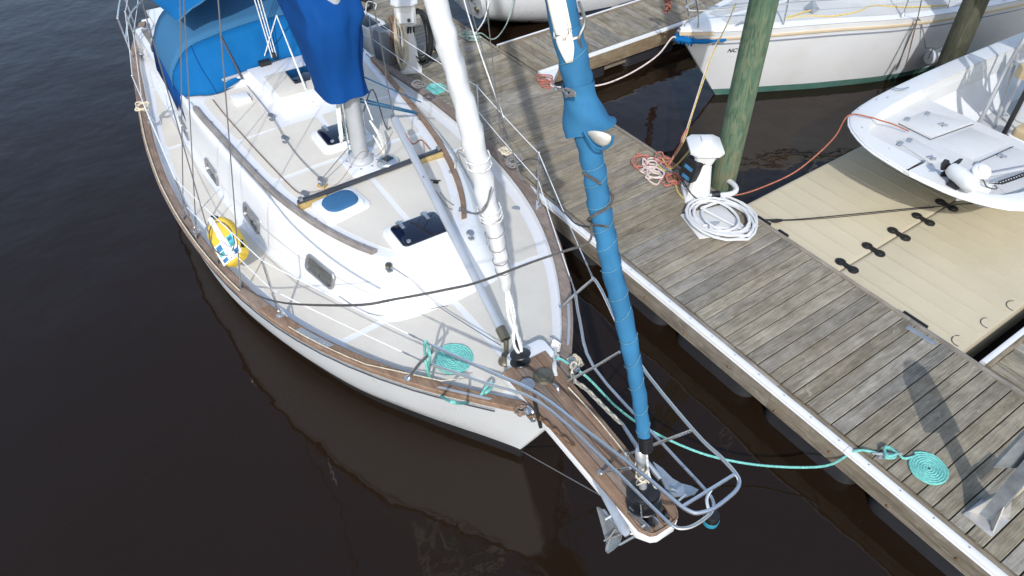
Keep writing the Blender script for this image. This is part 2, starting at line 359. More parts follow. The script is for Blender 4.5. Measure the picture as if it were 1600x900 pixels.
def piling_mat():
    m = wood('green treated piling', (.04, .08, .052), (.062, .125, .076), (.1, .16, .095), long='z', rand=.02, red=0, knots=False, grain=.9)
    N = m.node_tree.nodes; L = m.node_tree.links; b = N['Principled BSDF']; cur = b.inputs['Base Color'].links[0].from_socket
    tc = N.new('ShaderNodeTexCoord'); mp = N.new('ShaderNodeMapping'); mp.inputs['Scale'].default_value = (6.5, 6.5, .8); L.new(tc.outputs['Object'], mp.inputs[0])
    n = N.new('ShaderNodeTexNoise'); n.inputs['Scale'].default_value = 1.7; n.inputs['Detail'].default_value = 2; n.inputs['Distortion'].default_value = .8; L.new(mp.outputs[0], n.inputs['Vector'])
    mu = N.new('ShaderNodeMath'); mu.operation = 'MULTIPLY'; mu.inputs[1].default_value = 7; L.new(n.outputs[0], mu.inputs[0])
    fr = N.new('ShaderNodeMath'); fr.operation = 'FRACT'; L.new(mu.outputs[0], fr.inputs[0])
    r = N.new('ShaderNodeMapRange'); r.inputs['From Min'].default_value = .5; r.inputs['From Max'].default_value = .78; r.inputs['To Max'].default_value = .62; L.new(fr.outputs[0], r.inputs[0])
    mx = N.new('ShaderNodeMix'); mx.data_type = 'RGBA'; L.new(r.outputs[0], mx.inputs['Factor']); L.new(cur, mx.inputs['A']); mx.inputs['B'].default_value = (.17, .185, .115, 1)
    # rust brown runs near the dock
    sx = N.new('ShaderNodeSeparateXYZ'); L.new(tc.outputs['Object'], sx.inputs[0])
    rz = N.new('ShaderNodeMapRange'); rz.inputs['From Min'].default_value = 3.2; rz.inputs['From Max'].default_value = 1.9; L.new(sx.outputs['Z'], rz.inputs[0])
    n2 = N.new('ShaderNodeTexNoise'); n2.inputs['Scale'].default_value = 5; n2.inputs['Detail'].default_value = 4; L.new(mp.outputs[0], n2.inputs['Vector'])
    r2 = N.new('ShaderNodeMapRange'); r2.inputs['From Min'].default_value = .45; r2.inputs['From Max'].default_value = .65; r2.inputs['To Max'].default_value = .8; L.new(n2.outputs[0], r2.inputs[0])
    m2 = N.new('ShaderNodeMath'); m2.operation = 'MULTIPLY'; L.new(rz.outputs[0], m2.inputs[0]); L.new(r2.outputs[0], m2.inputs[1])
    my = N.new('ShaderNodeMix'); my.data_type = 'RGBA'; L.new(m2.outputs[0], my.inputs['Factor']); L.new(mx.outputs['Result'], my.inputs['A']); my.inputs['B'].default_value = (.2, .14, .08, 1)
    L.new(my.outputs['Result'], b.inputs['Base Color']); return m
M['piling_green'] = piling_mat()
def water_mat():
    m = bpy.data.materials.new('dark tannin water'); m.use_nodes = True; N = m.node_tree.nodes; L = m.node_tree.links; b = N['Principled BSDF']
    b.inputs['Base Color'].default_value = (.0135, .0078, .0045, 1); b.inputs['Roughness'].default_value = .04; b.inputs['IOR'].default_value = 1.333
    tc = N.new('ShaderNodeNewGeometry')
    def noise(s, sx, d, rot=0):
        mp = N.new('ShaderNodeMapping'); mp.inputs['Scale'].default_value = sx; mp.inputs['Rotation'].default_value = (0, 0, rot); L.new(tc.outputs['Position'], mp.inputs[0])
        t = N.new('ShaderNodeTexNoise'); t.inputs['Scale'].default_value = s; t.inputs['Detail'].default_value = d; L.new(mp.outputs[0], t.inputs['Vector']); return t.outputs[0]
    a = noise(.9, (1, 1, 1), 3); c = noise(5.5, (1, .45, 1), 3, .6)
    s = N.new('ShaderNodeMath'); s.operation = 'MULTIPLY_ADD'; L.new(c, s.inputs[0]); s.inputs[1].default_value = .1; L.new(a, s.inputs[2])
    bp = N.new('ShaderNodeBump'); bp.inputs['Strength'].default_value = .25; bp.inputs['Distance'].default_value = .12; L.new(s.outputs[0], bp.inputs['Height']); L.new(bp.outputs[0], b.inputs['Normal'])
    return m
M['water'] = water_mat()
# ================================================================ THE SETTING: water, docks, floating platform, pilings
MB().add([(-900, -900, 0), (900, -900, 0), (900, 900, 0), (-900, 900, 0)], [(0, 1, 2, 3)]).build('water', M['water'], smooth=False)['kind'] = 'structure'
MB().add([(-900, -900, -6), (900, -900, -6), (900, 900, -6), (-900, 900, -6)], [(0, 1, 2, 3)]).build('river_bed', M['antifoul'], smooth=False)['kind'] = 'structure'
ZD = .5
T0, T1 = 4.58, 6.425          # left and right top edges of the main dock
PITCH = .1459
dock = thing('dock', 'long weathered plank dock with white bumper edge running beside the big sailboat', 'dock', (-2.25, 5.5, 0))
def plank_mesh(lx, ly, n, seed):
    "one board: bevelled long edges, slight cup and uneven ends"
    r = random.Random(seed); m = MB()
    x, y, z = lx/2, ly/2, .019; c = .005
    e0, e1 = r.uniform(-.006, .006), r.uniform(-.006, .006); k0, k1 = r.uniform(-.003, .003), r.uniform(-.003, .003)
    V = []
    for yy, k in ((-y+e0, k0), (y+e1, k1)):
        V += [(-x, yy, -z), (x, yy, -z), (x, yy, z-c+k), (x-c, yy, z+k), (-x+c, yy, z-k), (-x, yy, z-c-k)]
    F = [(i, (i+1) % 6, (i+1) % 6+6, i+6) for i in range(6)]+[(5, 4, 3, 2, 1, 0), (6, 7, 8, 9, 10, 11)]
    m.add(V, F); return m
pl = []
for i in range(6):
    o = plank_mesh(PITCH-.0095, T1-T0-.125, 1, i).build('plank', M['plank'], dock, ang=20); o.name = 'plank'; pl.append(o)
k = 0; yc = (T0+T1)/2+.012
for i in range(-101, 26):
    x = -2.251+(i+.5)*PITCH
    loc = Vector((x, yc+random.uniform(-.004, .004), ZD-.019+random.uniform(-.0025, .0025)))-OFF[dock]
    if k < 6: o = pl[k]; o.location = loc
    else: o = dup(random.choice(pl), loc, dock)
    o.rotation_euler = (random.uniform(-.0012, .0012), random.uniform(-.012, .012), random.uniform(-.0015, .0015))
    k += 1
X0, X1 = -17.0, 1.45
def seg(name, m, x0, x1, n, fn, parent):
    L = (x1-x0)/n
    for i in range(n): fn(x0+i*L+.0015, x0+(i+1)*L-.0015).build(name, m, parent)
seg('edge_board', M['board_x'], X0, X1, 5, lambda a, b: MB().box(((a+b)/2, T0+.024, ZD-.012), (b-a, .044, .044), .005), dock)
seg('edge_board', M['board_x'], X0+1, X1, 5, lambda a, b: MB().box(((a+b)/2, T1-.022, ZD-.006), (b-a, .044, .05), .006), dock)
def vinyl(a, b):
    prof = [(T0+.001, ZD-.028), (T0+.001, ZD+.008), (T0-.01, ZD+.012), (T0-.046, ZD+.011), (T0-.061, ZD+.006), (T0-.067, ZD-.006), (T0-.067, ZD-.022), (T0-.073, ZD-.026), (T0-.073, ZD-.036), (T0-.062, ZD-.036), (T0-.05, ZD-.028)]
    return MB().loft([[Vector((a, y, z)) for y, z in prof], [Vector((b, y, z)) for y, z in prof]], True, True, True)
for a, b in ((-17, -14.1), (-14.1, -11.2), (-11.2, -8.2), (-8.2, -5.1), (-5.1, -1.42), (-1.42, 1.45)): vinyl(a+.002, b-.002).build('bumper_strip', M['vinyl'], dock)
seg('side_beam', M['fascia_x'], X0, X1, 5, lambda a, b: MB().box(((a+b)/2, T0-.042, ZD-.15), (b-a, .036, .23), .006), dock)
seg('side_beam', M['fascia_x'], X0, X1, 5, lambda a, b: MB().box(((a+b)/2, T1+.02, ZD-.14), (b-a, .036, .25), .006), dock)
bolt0 = None
for i, x in enumerate([X0+.6+.62*k for k in range(29)]):
    mm = MB().lathe([(.017, 0), (.017, .006), (.01, .011), (.01, .014)], 8, frame((x, T0-.06, ZD-.19+.03*(-1)**i), (0, -1, 0)))
    if bolt0 is None: bolt0 = mm.build('bolt', M['rusty'], dock); b0 = bolt0.location.copy(); bx = x
    else: dup(bolt0, b0+Vector((x-bx, 0, .03*(-1)**i-.03)), dock)
fl = None
for x in (-3.04, -1.79, -.57, .65, -4.29, -5.54, -6.79, -8.04, -9.29, -10.54, -11.79):
    if fl is None:
        fl = MB().prism(rrect(x-.54, T0-.005, x+.54, T1, .16, 5), -.3, .24, .03).build('float', M['float'], dock); f0 = fl.location.copy(); fx = x
    else: dup(fl, f0+Vector((x-fx, 0, 0)), dock)
MB().box((-11.4, 5.5, .2), (11, 1.5, .26)).build('deck_frame', M['fascia_x'], dock); MB().box((-2.4, 5.5, .2), (6.8, 1.5, .2)).build('deck_frame', M['fascia_x'], dock)
p = W(1438, 523, ZD+.006); MB().box(p, (.3, .06, .01), .003, rz=.05).build('splice_plate', M['galv'], dock)
# screw heads along the bumper and nail heads in the boards: countless tiny marks
m = MB()
for i in range(-101, 26):
    x = -2.251+(i+.5)*PITCH
    for yy in (T0+.1, T0+.65, T0+1.22, T1-.1):
        for s in (-1, 1): 
            if x > -7: m.add([(x+s*.04+a*.004, yy+b*.004+random.uniform(-.008, .008)*0, ZD+.0035) for a, b in ((-1, -1), (1, -1), (1, 1), (-1, 1))], [(0, 1, 2, 3)])
for i in range(60): 
    x = X0+.3+i*.31
    m.add([(x+a*.006, T0-.03+b*.006, ZD+.0155) for a, b in ((-1, -1), (1, -1), (1, 1), (-1, 1))], [(0, 1, 2, 3)])
o = m.build('nail_heads', M['steel_dull'], dock, smooth=False); o['kind'] = 'stuff'
# cleat on the near left edge
def cleat(name, p, L, rz, m, parent, s=1.0):
    R = Matrix.Translation(Vector(p)) @ Matrix.Rotation(rz, 4, 'Z')
    q = MB().tube([R @ Vector(v) for v in [(-L/2, 0, .055*s), (-L/4, 0, .047*s), (0, 0, .044*s), (L/4, 0, .047*s), (L/2, 0, .055*s)]], [.009*s, .013*s, .016*s, .013*s, .009*s], 8)
    for a in (-1, 1): q.tube([R @ Vector((a*L*.14, 0, .04*s)), R @ Vector((a*L*.17, 0, 0))], [.012*s, .016*s], 8)
    q.box(R @ Vector((0, 0, .004)), (L*.55, .05*s, .008), .002, rz=rz)
    return q.build(name, m, parent)
pc = W(1383, 714, ZD); cleat('cleat', pc, .27, .95, M['galv'], dock)
pc2 = W(1040, 268, ZD); cleat('cleat', pc2, .25, .1, M['galv'], dock)
pc3 = W(737, 60, ZD); cleat('cleat', pc3, .25, .1, M['galv'], dock)
pc4 = W(866, 139, ZD); cleat('cleat', pc4, .22, .1, M['galv'], dock)

# finger piers (boards run along X)
def finger(label, xa, xb, ya, yb, sides, mats=('plank_x', 'board_y', 'fascia_y'), group='finger piers off the main dock'):
    f = thing('finger_pier', label, 'dock', ((xa+xb)/2, ya+1, 0), group=group)
    n = int((yb-ya)/PITCH); src = []
    for i in range(n):
        loc = Vector(((xa+xb)/2, ya+(i+.5)*PITCH, ZD-.022+random.uniform(-.002, .002)))-OFF[f]
        if i < 4: o = plank_mesh(PITCH-.009, xb-xa-.1, 1, 40+i); o = o.build('plank', M['plank'], f, ang=20); src.append(o); o.location = loc
        else: o = dup(random.choice(src), loc, f)
        o.rotation_euler = (random.uniform(-.01, .01), 0, pi/2+random.uniform(-.002, .002))
    for sgn, xe in sides:
        MB().box((xe-sgn*.022, (ya+yb)/2, ZD-.01), (.044, yb-ya, .046), .005).build('edge_board', M[mats[1]], f)
        prof = [(0, -.03), (0, .01), (.03, .013), (.055, .007), (.062, -.01), (.062, -.03), (.05, -.03)]
        MB().loft([[Vector((xe+sgn*(a+.001), y, ZD+b)) for a, b in prof] for y in (ya+.005, yb)], True, True, True).build('bumper_strip', M['vinyl'], f)
        MB().box((xe+sgn*.036, (ya+yb)/2, ZD-.15), (.04, yb-ya-.02, .23), .006).build('side_beam', M[mats[2]], f)
    MB().box(((xa+xb)/2, (ya+yb)/2, .2), (xb-xa-.1, yb-ya-.1, .25)).build('deck_frame', M['fascia_y'], f)
    for k in range(int((yb-ya)/1.6)):
        MB().prism(rrect(xa+.05, ya+.3+k*1.6, xb-.02, ya+1.5+k*1.6, .12, 4), -.3, .22, .03).build('float', M['float'], f)
    return f
f1 = finger('narrow weathered finger pier between the two sailboats at top', -9.82, -8.70, T1+.05, 16.0, ((1, -8.70), (-1, -9.82)))
MB().prism([(-8.62, T1+.04), (-8.62, T1+.36), (-8.57, T1+.36), (-8.30, T1+.04)], ZD-.1, ZD+.004, .004).build('corner_gusset', M['vinyl'], f1)
f2 = finger('finger pier at the right edge below the tan floating platform', -1.25, .35, T1+.05, 11.0, ((-1, -1.25), (1, .35)))

# tan floating drive-on platform, two sections hinged together
XA, XS, XB = -4.46, -2.99, -1.50
ZP = .43; YA, YB = T1+.055, 13.5
plat = thing('floating_platform', 'tan ribbed plastic floating platform under the motorboat', 'floating dock', (-3, 8.5, 0))
for a, b in ((XA, XS-.006), (XS+.006, XB)):
    o = MB().prism(rrect(a, YA, b, YB, .05, 3), -.12, ZP, .025).build('platform_section', M['tanplastic'], plat)
    m = MB(); y = YA+.17
    while y < YB-.1:
        m.prism([(a+.05, y-.011), (b-.05, y-.011), (b-.05, y+.011), (a+.05, y+.011)], ZP-.002, ZP+.007, .004); y += .262
    r = m.build('ribs', M['tanplastic'], o); r['kind'] = 'stuff'
hin = None
def dog(p):
    m = MB()
    for s in (-1, 1):
        m.prism(circ(p.x+s*.085, p.y, .062, 14), p.z-.004, p.z+.016, .006)
        m.lathe([(.04, .014), (.036, .024), (0.001, .026)], 12, Matrix.Translation((p.x+s*.085, p.y, p.z)))
    m.prism([(p.x-.05, p.y-.03), (p.x+.05, p.y-.03), (p.x+.05, p.y+.03), (p.x-.05, p.y+.03)], p.z-.004, p.z+.019, .004)
    return m
for i in range(9):
    p = Vector((XS, 6.66+.49*i, ZP))
    if hin is None: hin = dog(p).build('hinge_coupling', M['black'], plat); h0 = hin.location.copy()
    else: dup(hin, h0+Vector((0, .49*i, 0)), plat)
for px, py in ((1500, 533), (1545, 505), (1585, 478)):
    p = W(px, py, ZP+.002)
    MB().tube([p+Vector((.075*cos(a), .085*sin(a), 0)) for a in [radians(130+15*k) for k in range(12)]], .006, 5).build('lift_handle', M['rope_dark'], plat)
for px, py, l in ((1194, 347, .2), (1222, 368, .14), (1428, 503, .28)):
    p = W(px, py, ZP+.04); p.y = YA-.022
    MB().box((p.x, p.y, ZD-.004), (l, .03, .045), .008).build('mooring_bracket', M['black'], plat)

# pilings
def piling(label, p, top, r0, r1, m, lean=(0, 0)):
    n = 22; rings = []
    zs = [-1.5, 0, .5, 1.2, 2, 3, 4, 5, top-.02, top]
    rr = random.Random(label)
    wob = [1+rr.uniform(-.03, .03) for _ in range(n)]
    for z in zs:
        t = (z+1.5)/(top+1.5); r = lerp(r0, r1, t)*(1 if z < top else .9)
        rings.append([Vector((p.x+lean[0]*t+r*wob[k]*cos(2*pi*k/n), p.y+lean[1]*t+r*wob[k]*sin(2*pi*k/n), z)) for k in range(n)])
    o = MB().loft(rings, True, True, True).build('piling', m)
    return prop(o, label, 'piling', 'timber pilings standing in the water')
pdk = Vector((-4.83, 11.38, 0)); pg = W(1118, 296, .35); piling('green stained timber piling beside the near power pedestal', Vector((pg.x, pg.y+.12, 0)), 5.6, .165, .15, M['piling_green'])
piling('dark piling standing between the white sailboat and the motorboat', Vector((pdk.x, pdk.y, 0)), 5.2, .17, .155, M['piling_dark'])

# ================================================================ THE BIG SAILBOAT (its own frame: x forward from the stemhead, y to port)
def tab(T, x):
    if x <= T[0][0]: return T[0][1]
    for (a, p), (b, q) in zip(T, T[1:]):
        if x <= b: return p+(q-p)*(x-a)/(b-a)
    return T[-1][1]
def smooth_tab(T, n=8):
    P = cr([(a, b, 0) for a, b in T], n); return [(p.x, p.y) for p in P]
def sheer(x): x = x-1.05; return 1.3789+.1022*x+.0026*x*x
HALF = smooth_tab([(-11.6, .95), (-11, 1.15), (-10.3, 1.36), (-9.6, 1.5), (-8.8, 1.6), (-7.8, 1.735), (-6.8, 1.85), (-5.8, 1.912), (-5.3, 1.918), (-4.8, 1.908), (-4.3, 1.877), (-3.8, 1.828), (-3.3, 1.757), (-2.8, 1.655), (-2.3, 1.512), (-1.8, 1.318), (-1.3, 1.068), (-.8, .755), (-.45, .49), (-.2, .29), (-.03, .14), (.11, .03)])
HWL = smooth_tab([(-10.6, .3), (-10, .75), (-9, 1.2), (-8, 1.5), (-6.5, 1.72), (-5, 1.74), (-4.2, 1.69), (-3.7, 1.6), (-2.85, 1.33), (-2.02, 1.0), (-1.49, .69), (-.95, .34), (-.6, .1), (-.47, .02)])
def half(x): return tab(HALF, x)
boat = thing('sailboat', 'large white sailboat with teak rails, blue canvas and furled sails nearest the camera', 'sailboat', BO, BPH, local=True)
def hull_rows(qs, n=54):
    rows = []
    for z in qs:
        row = []
        for i in range(n+1):
            v = i/n; v = 1-(1-v)**1.6
            xr = -11.6+11.71*v; xw = -10.6+10.13*v
            zr = sheer(xr); zz = z if z < .2 else .2+(zr-.2)*((z-.2)/.8)
            t = max(zz-.13, 0)/(zr-.13)
            t = min(t, 1)
            x = lerp(xw, xr, t) if zz > 0 else xw+zz*.5
            hw, hr = tab(HWL, xw), tab(HALF, xr)
            y = lerp(hw, hr, t**.5) if zz >= 0 else hw*(1+zz*.5)
            row.append(Vector((x, y, zz)))
        rows.append(row)
    return rows
def hull_mesh(qs):
    m = MB(); rows = hull_rows(qs)
    m.loft(rows, False); m.loft([[Vector((p.x, -p.y, p.z)) for p in r] for r in rows], False)
    m.loft([[Vector((r[0].x, r[0].y, r[0].z)), Vector((r[0].x, -r[0].y, r[0].z))] for r in rows], False)
    m.loft([[Vector((r[-1].x, r[-1].y, r[-1].z)), Vector((r[-1].x, -r[-1].y, r[-1].z))] for r in rows], False)
    return m
hull_mesh([.13, .2, .35, .5, .65, .8, .92, 1.0]).build('hull', M['hull'], boat, ang=60)
hull_mesh([-.5, -.25, 0, .13]).build('bottom_paint', M['antifoul'], boat, ang=60)
for s in (1, -1):
    pts = [Vector((x, s*(half(x)+.004), sheer(x)-.075)) for x in [-11.4+.3*i for i in range(39)] if x < -.02]
    MB().tube(pts, .007, 5).build('hull_groove', M['print_dark'], boat)
# deck with bulwark
XS_ = [-11.3+.25*i for i in range(45)]+[-.12]
def deckz(x, y):
    b = half(x)-.1; return sheer(x)-.085+.06*max(0, 1-(y/max(b, .05))**2)
dm = MB(); rows = []
for x in XS_:
    b = half(x)-.105; r = [Vector((x, -half(x)+.02, sheer(x)-.002)), Vector((x, -b, sheer(x)-.004)), Vector((x, -b+.015, sheer(x)-.075))]
    for j in range(-6, 7): r.append(Vector((x, (b-.035)*j/6, deckz(x, (b-.035)*j/6))))
    r += [Vector((x, b-.015, sheer(x)-.075)), Vector((x, b, sheer(x)-.004)), Vector((x, half(x)-.02, sheer(x)-.002))]
    rows.append(r)
dm.loft(rows, False); SURF.append(dm.bvh())
dm.build('deck', M['gel'], boat, ang=50)
# teak cap rails, in lengths scarfed together
def rail(s, x0, x1, name='cap_rail'):
    n = max(2, int((x1-x0)/.15)); R = []
    for i in range(n+1):
        x = lerp(x0, x1, i/n); o = half(x)+.018; a = half(x)-.108; z = sheer(x)
        R.append([Vector((x, s*a, z-.005)), Vector((x, s*a, z+.03)), Vector((x, s*(a+.012), z+.037)), Vector((x, s*(o-.012), z+.037)), Vector((x, s*o, z+.028)), Vector((x, s*o, z-.012))])
    return MB().loft(R, True, True, True).build(name, M['teak_x'], boat, ang=30)
for s in (-1, 1):
    for a, b in ((-11.4, -8.6), (-8.6, -5.6), (-5.6, -2.62), (-2.62, -.16)): rail(s, a+.002, b-.002)
# cabin trunk
TB = [(-7.5, 1.31), (-6.7, 1.33), (-6.0, 1.35), (-5.2, 1.325), (-4.6, 1.29), (-3.8, 1.235), (-3.2, 1.13), (-2.75, 1.0), (-2.3, .84), (-1.95, .69), (-1.79, .58), (-1.7, .42), (-1.68, .2), (-1.68, 0)]
TT = [(-7.5, 1.22), (-6.7, 1.24), (-5.95, 1.25), (-5.15, 1.18), (-4.6, 1.13), (-3.9, 1.05), (-3.4, .95), (-2.95, .83), (-2.55, .68), (-2.28, .54), (-2.15, .44), (-2.08, .3), (-2.06, .15), (-2.06, 0)]
TBs = [p.to_2d() for p in cr([(a, b, 0) for a, b in TB], 4)]; TTs = [p.to_2d() for p in cr([(a, b, 0) for a, b in TT], 4)]
ZT = 1.435
def crown(x, y): return ZT+.055*(1-(y/1.25)**2)
def trunk_ring(k, h):
    half_ = []
    for a, b in zip(TBs, TTs):
        p = a.lerp(b, k); zb = deckz(a.x, a.y)-.03; half_.append(Vector((p.x, p.y, lerp(zb, crown(b.x, b.y)-.0, h))))
    return half_+[Vector((p.x, -p.y, p.z)) for p in reversed(half_[:-1])]
tm = MB(); tr = [trunk_ring(k, h) for k, h in ((-.03, 0), (.0, .06), (.3, .42), (.5, .66), (.66, .82), (.82, .93), (1.0, .99), (1.16, 1.0))]
tm.loft(tr, False)
last = tr[-1]; n2 = len(TBs)
top = [[last[i].lerp(last[len(last)-1-i], j/10) for j in range(11)] for i in range(n2)]
for r in top:
    for p in r: p.z = crown(p.x, p.y)
tm.loft(top, False)
tm.loft([[tr[0][0], tr[0][-1]], [tr[3][0], tr[3][-1]], [last[0], last[-1]]], False)
SURF.append(tm.bvh())
trunk = tm.build('cabin_trunk', M['gel'], boat, ang=60)

# sand coloured nonskid panels, 4 mm proud
def panel(x0, x1, fo, fi, zf, nx=14, ny=5, name='nonskid_panel', m='nonskid'):
    G = []; c = .03
    for i in range(nx+1):
        x = lerp(x0, x1, i/nx); e = min(x-x0, x1-x); sh = c*max(0, 1-e/c) if e < c else 0
        a, b = fi(x), fo(x)
        if (b-a) > 2*c: a += sh*.6; b -= sh*.6
        if b < a+.004: b = a+.004
        G.append([Vector((x, lerp(a, b, j/ny), zf(x, lerp(a, b, j/ny))+.0045)) for j in range(ny+1)])
    mm = MB().loft(G, False)
    edge = [G[i][0] for i in range(nx+1)]+[G[-1][j] for j in range(1, ny+1)]+[G[i][ny] for i in range(nx-1, -1, -1)]+[G[0][j] for j in range(ny-1, 0, -1)]
    mm.loft([edge, [p-Vector((0, 0, .012)) for p in edge]], True)
    return mm.build(name, M[m], boat)
def tb(x):
    for a, b in zip(TBs, TBs[1:]):
        if a.x <= x <= b.x: return lerp(a.y, b.y, (x-a.x)/max(b.x-a.x, 1e-6))
    return 0 if x > -1.68 else TBs[0].y
def tt(x):
    for a, b in zip(TTs, TTs[1:]):
        if a.x <= x <= b.x: return lerp(a.y, b.y, (x-a.x)/max(b.x-a.x, 1e-6))
    return TTs[0].y
outer = lambda x: half(x)-.23
for s in (1, -1):
    for x0, x1 in ((-11.0, -8.75), (-8.68, -6.72), (-6.65, -4.35), (-4.28, -1.86)):
        f = (lambda x: tb(x)+.055) if x1 > -7.4 else (lambda x: max(tb(x), 1.0)+.055)
        if s > 0: panel(x0, x1, outer, f, deckz)
        else: panel(x0, x1, lambda x: -f(x), lambda x: -outer(x), deckz)
def fore_in(x): return .035 if x > -1.6 else max(.035, tb(x)+.05 if x < -1.7 else .035)
for s in (1, -1):
    a, b = (lambda x: max(.036, (half(x)-.21)), lambda x: max(.035, tb(x)+.06) if x < -1.66 else .035)
    if s > 0: panel(-1.79, -.42, a, b, deckz, 20)
    else: panel(-1.79, -.42, lambda x: -b(x), lambda x: -a(x), deckz, 20)
ct = lambda x: tt(x)-.19
for s in (1, -1):
    for x0, x1 in ((-6.2, -5.02), (-4.98, -4.02), (-3.96, -2.1)):
        cin = (lambda x: .5) if x0 < -6 else (lambda x: .03)
        lim = (lambda x: max(ct(x), .06))
        if s > 0: panel(x0, x1, lim, cin, crown)
        else: panel(x0, x1, lambda x: -cin(x), lambda x: -lim(x), crown)
# teak grab strips along the cabin top edges and thin side track
for s in (1, -1):
    R = []
    for i in range(28):
        x = lerp(-6.05, -2.3, i/27); y = tt(x)-.06; z = crown(x, y)
        R.append([Vector((x, s*(y-.028), z-.004)), Vector((x, s*(y-.028), z+.045)), Vector((x, s*(y-.02), z+.052)), Vector((x, s*(y+.02), z+.052)), Vector((x, s*(y+.028), z+.045)), Vector((x, s*(y+.03), z-.03))])
    MB().loft(R, True, True, True).build('grab_strip', M['teak_grey' if s < 0 else 'teak_x'], boat, ang=30)  # shade of the starboard side face put into that strip's colour
    for q in (-5.6, -4.3, -3.1, -2.45):
        y = s*(tt(q)-.1); MB().lathe([(.018, 0), (.014, .03), (.0, .034)], 8, Matrix.Translation((q, y, crown(q, y)))).build('deck_eye', M['steel_dull'], boat)
pts = [S(*p) for p in ((595, 451), (548, 424), (500, 389), (455, 348), (420, 306), (385, 268), (345, 222), (318, 188), (298, 160))]
MB().tube(cr(pts, 4), .013, 6).build('side_track', M['boom'], boat)
pts = [Vector((p.x, -p.y, p.z)) for p in pts]; MB().tube(cr(pts, 4), .013, 6).build('side_track', M['boom'], boat)

# portlights
def portlight(c, nrm, L=.45, H=.2):
    fr = frame(c, nrm, Vector((1, 0, 0)))
    m = MB(); o = rrect(-L/2, -H/2, L/2, H/2, .055, 4); i = rrect(-L/2+.032, -H/2+.032, L/2-.032, H/2-.032, .035, 4)
    def r(P, z): return [fr @ Vector((a, b, z)) for a, b in P]
    m.loft([r(o, -.02), r(o, .018), r(rrect(-L/2+.008, -H/2+.008, L/2-.008, H/2-.008, .05, 4), .026), r(rrect(-L/2+.026, -H/2+.026, L/2-.026, H/2-.026, .04, 4), .024), r(i, .004)], True)
    p = m.build('portlight', M['steel_dull'], boat)
    MB().prism(i, -.01, .006, 0, fr).build('glass', M['port_glass'], p)
    MB().tube([fr @ Vector((0, -H/2+.05, .006)), fr @ Vector((.0, -H/2+.05, .02))], .012, 6).build('dog_bolt', M['bronze'], p)
for px, py in ((501, 424), (394, 340), (332, 268), (289, 200)):
    c = S(px, py); best = None
    for b in SURF:
        h = b.ray_cast(CB, rayB(px, py).normalized())
        if h[0] is not None and (best is None or h[3] < best[3]): best = h
    n = best[1] if best[1].y < 0 else -best[1]
    portlight(c, n); portlight(Vector((c.x, -c.y, c.z)), Vector((n.x, -n.y, n.z)))

# deck hatches
def hatch(c, L, Wd, lid='acrylic', rot=0.0):
    R = Matrix.Translation(c) @ Matrix.Rotation(rot, 4, 'Z')
    b = MB().prism(rrect(-L/2-.075, -Wd/2-.075, L/2+.075, Wd/2+.075, .09, 5), -.06, .035, .03, R)
    b.prism(rrect(-L/2-.02, -Wd/2-.02, L/2+.02, Wd/2+.02, .06, 5), .0, .062, .012, R)
    h = b.build('hatch', M['gel'], boat)
    if lid == 'acrylic':
        MB().prism(rrect(-L/2, -Wd/2, L/2, Wd/2, .05, 5), .05, .078, .008, R).build('lid', M['acrylic'], h)
        for s in (-1, 1):
            MB().box(R @ Vector((-L/2+.035, s*Wd*.27, .084)), (.13, .035, .014), .003, rz=rot).tube([R @ Vector((-L/2-.02, s*Wd*.27-.03, .075)), R @ Vector((-L/2-.02, s*Wd*.27+.03, .075))], .012, 6).build('hinge', M['steel'], h)
        MB().lathe([(.024, 0), (.022, .008), (0, .01)], 10, R @ Matrix.Translation((L/2-.05, -Wd/2+.07, .078))).build('latch', M['steel'], h)
    else:
        MB().prism([(p[0]*.98, p[1]*.98) for p in rrect(-L/2, -Wd/2, L/2, Wd/2, .12, 6)], .03, .09, .03, R).build('cloth_cover', M['canvas_hatch'], h)
    return h
ctr = lambda *P: sum((S(*p) for p in P), Vector((0, 0, 0)))/len(P)
c = ctr((611, 365.5), (682, 338), (698, 369), (635.5, 393)); c.z = crown(c.x, c.y); hatch(c, .35, .5)
c = S(533, 322); c.z = crown(c.x, c.y); hatch(c, .3, .37, 'cloth', .12)
c = S(520, 217); c.x += .03; c.y += .1; c.z = crown(c.x, c.y); hatch(c, .38, .46)
# low sea hood over the companionway, with its smoked window
R = [Vector((-6.35, -.42, 0)), Vector((-5.33, -.33, 0)), Vector((-5.27, -.22, 0)), Vector((-5.27, .22, 0)), Vector((-5.33, .36, 0)), Vector((-6.35, .5, 0))]
sh = MB().prism([(p.x, p.y) for p in [R[1], R[2], R[3], R[4], R[5], R[0]]], 1.42, 1.635, .03).build('sea_hood', M['gel'], boat)
MB().prism(rrect(-6.02, -.3, -5.36, .36, .05), 1.62, 1.641, .004).build('nonskid_panel', M['nonskid'], sh)
MB().prism(rrect(-5.97, -.03, -5.6, .3, .02), 1.63, 1.656, .004).build('hood_window', M['acrylic'], sh)
MB().box((-5.88, -.66, 1.49), (.2, .2, .11), .02).build('instrument_box', M['gel'], boat)
# mainsheet traveller ahead of the dodger
a = S(352, 141, .06); b = S(482, 97, .06); a.z = b.z = 1.61
tv = MB().tube([a, b], .02, 8).build('mainsheet_track', M['boom'], boat)
MB().box((a+b)/2-Vector((0, 0, .07)), (.12, (a-b).length*.96, .12), .02).build('track_riser', M['gel'], boat)
c = a.lerp(b, .5); MB().box(c+Vector((0, 0, .05)), (.1, .14, .06), .015).build('track_car', M['black'], boat)

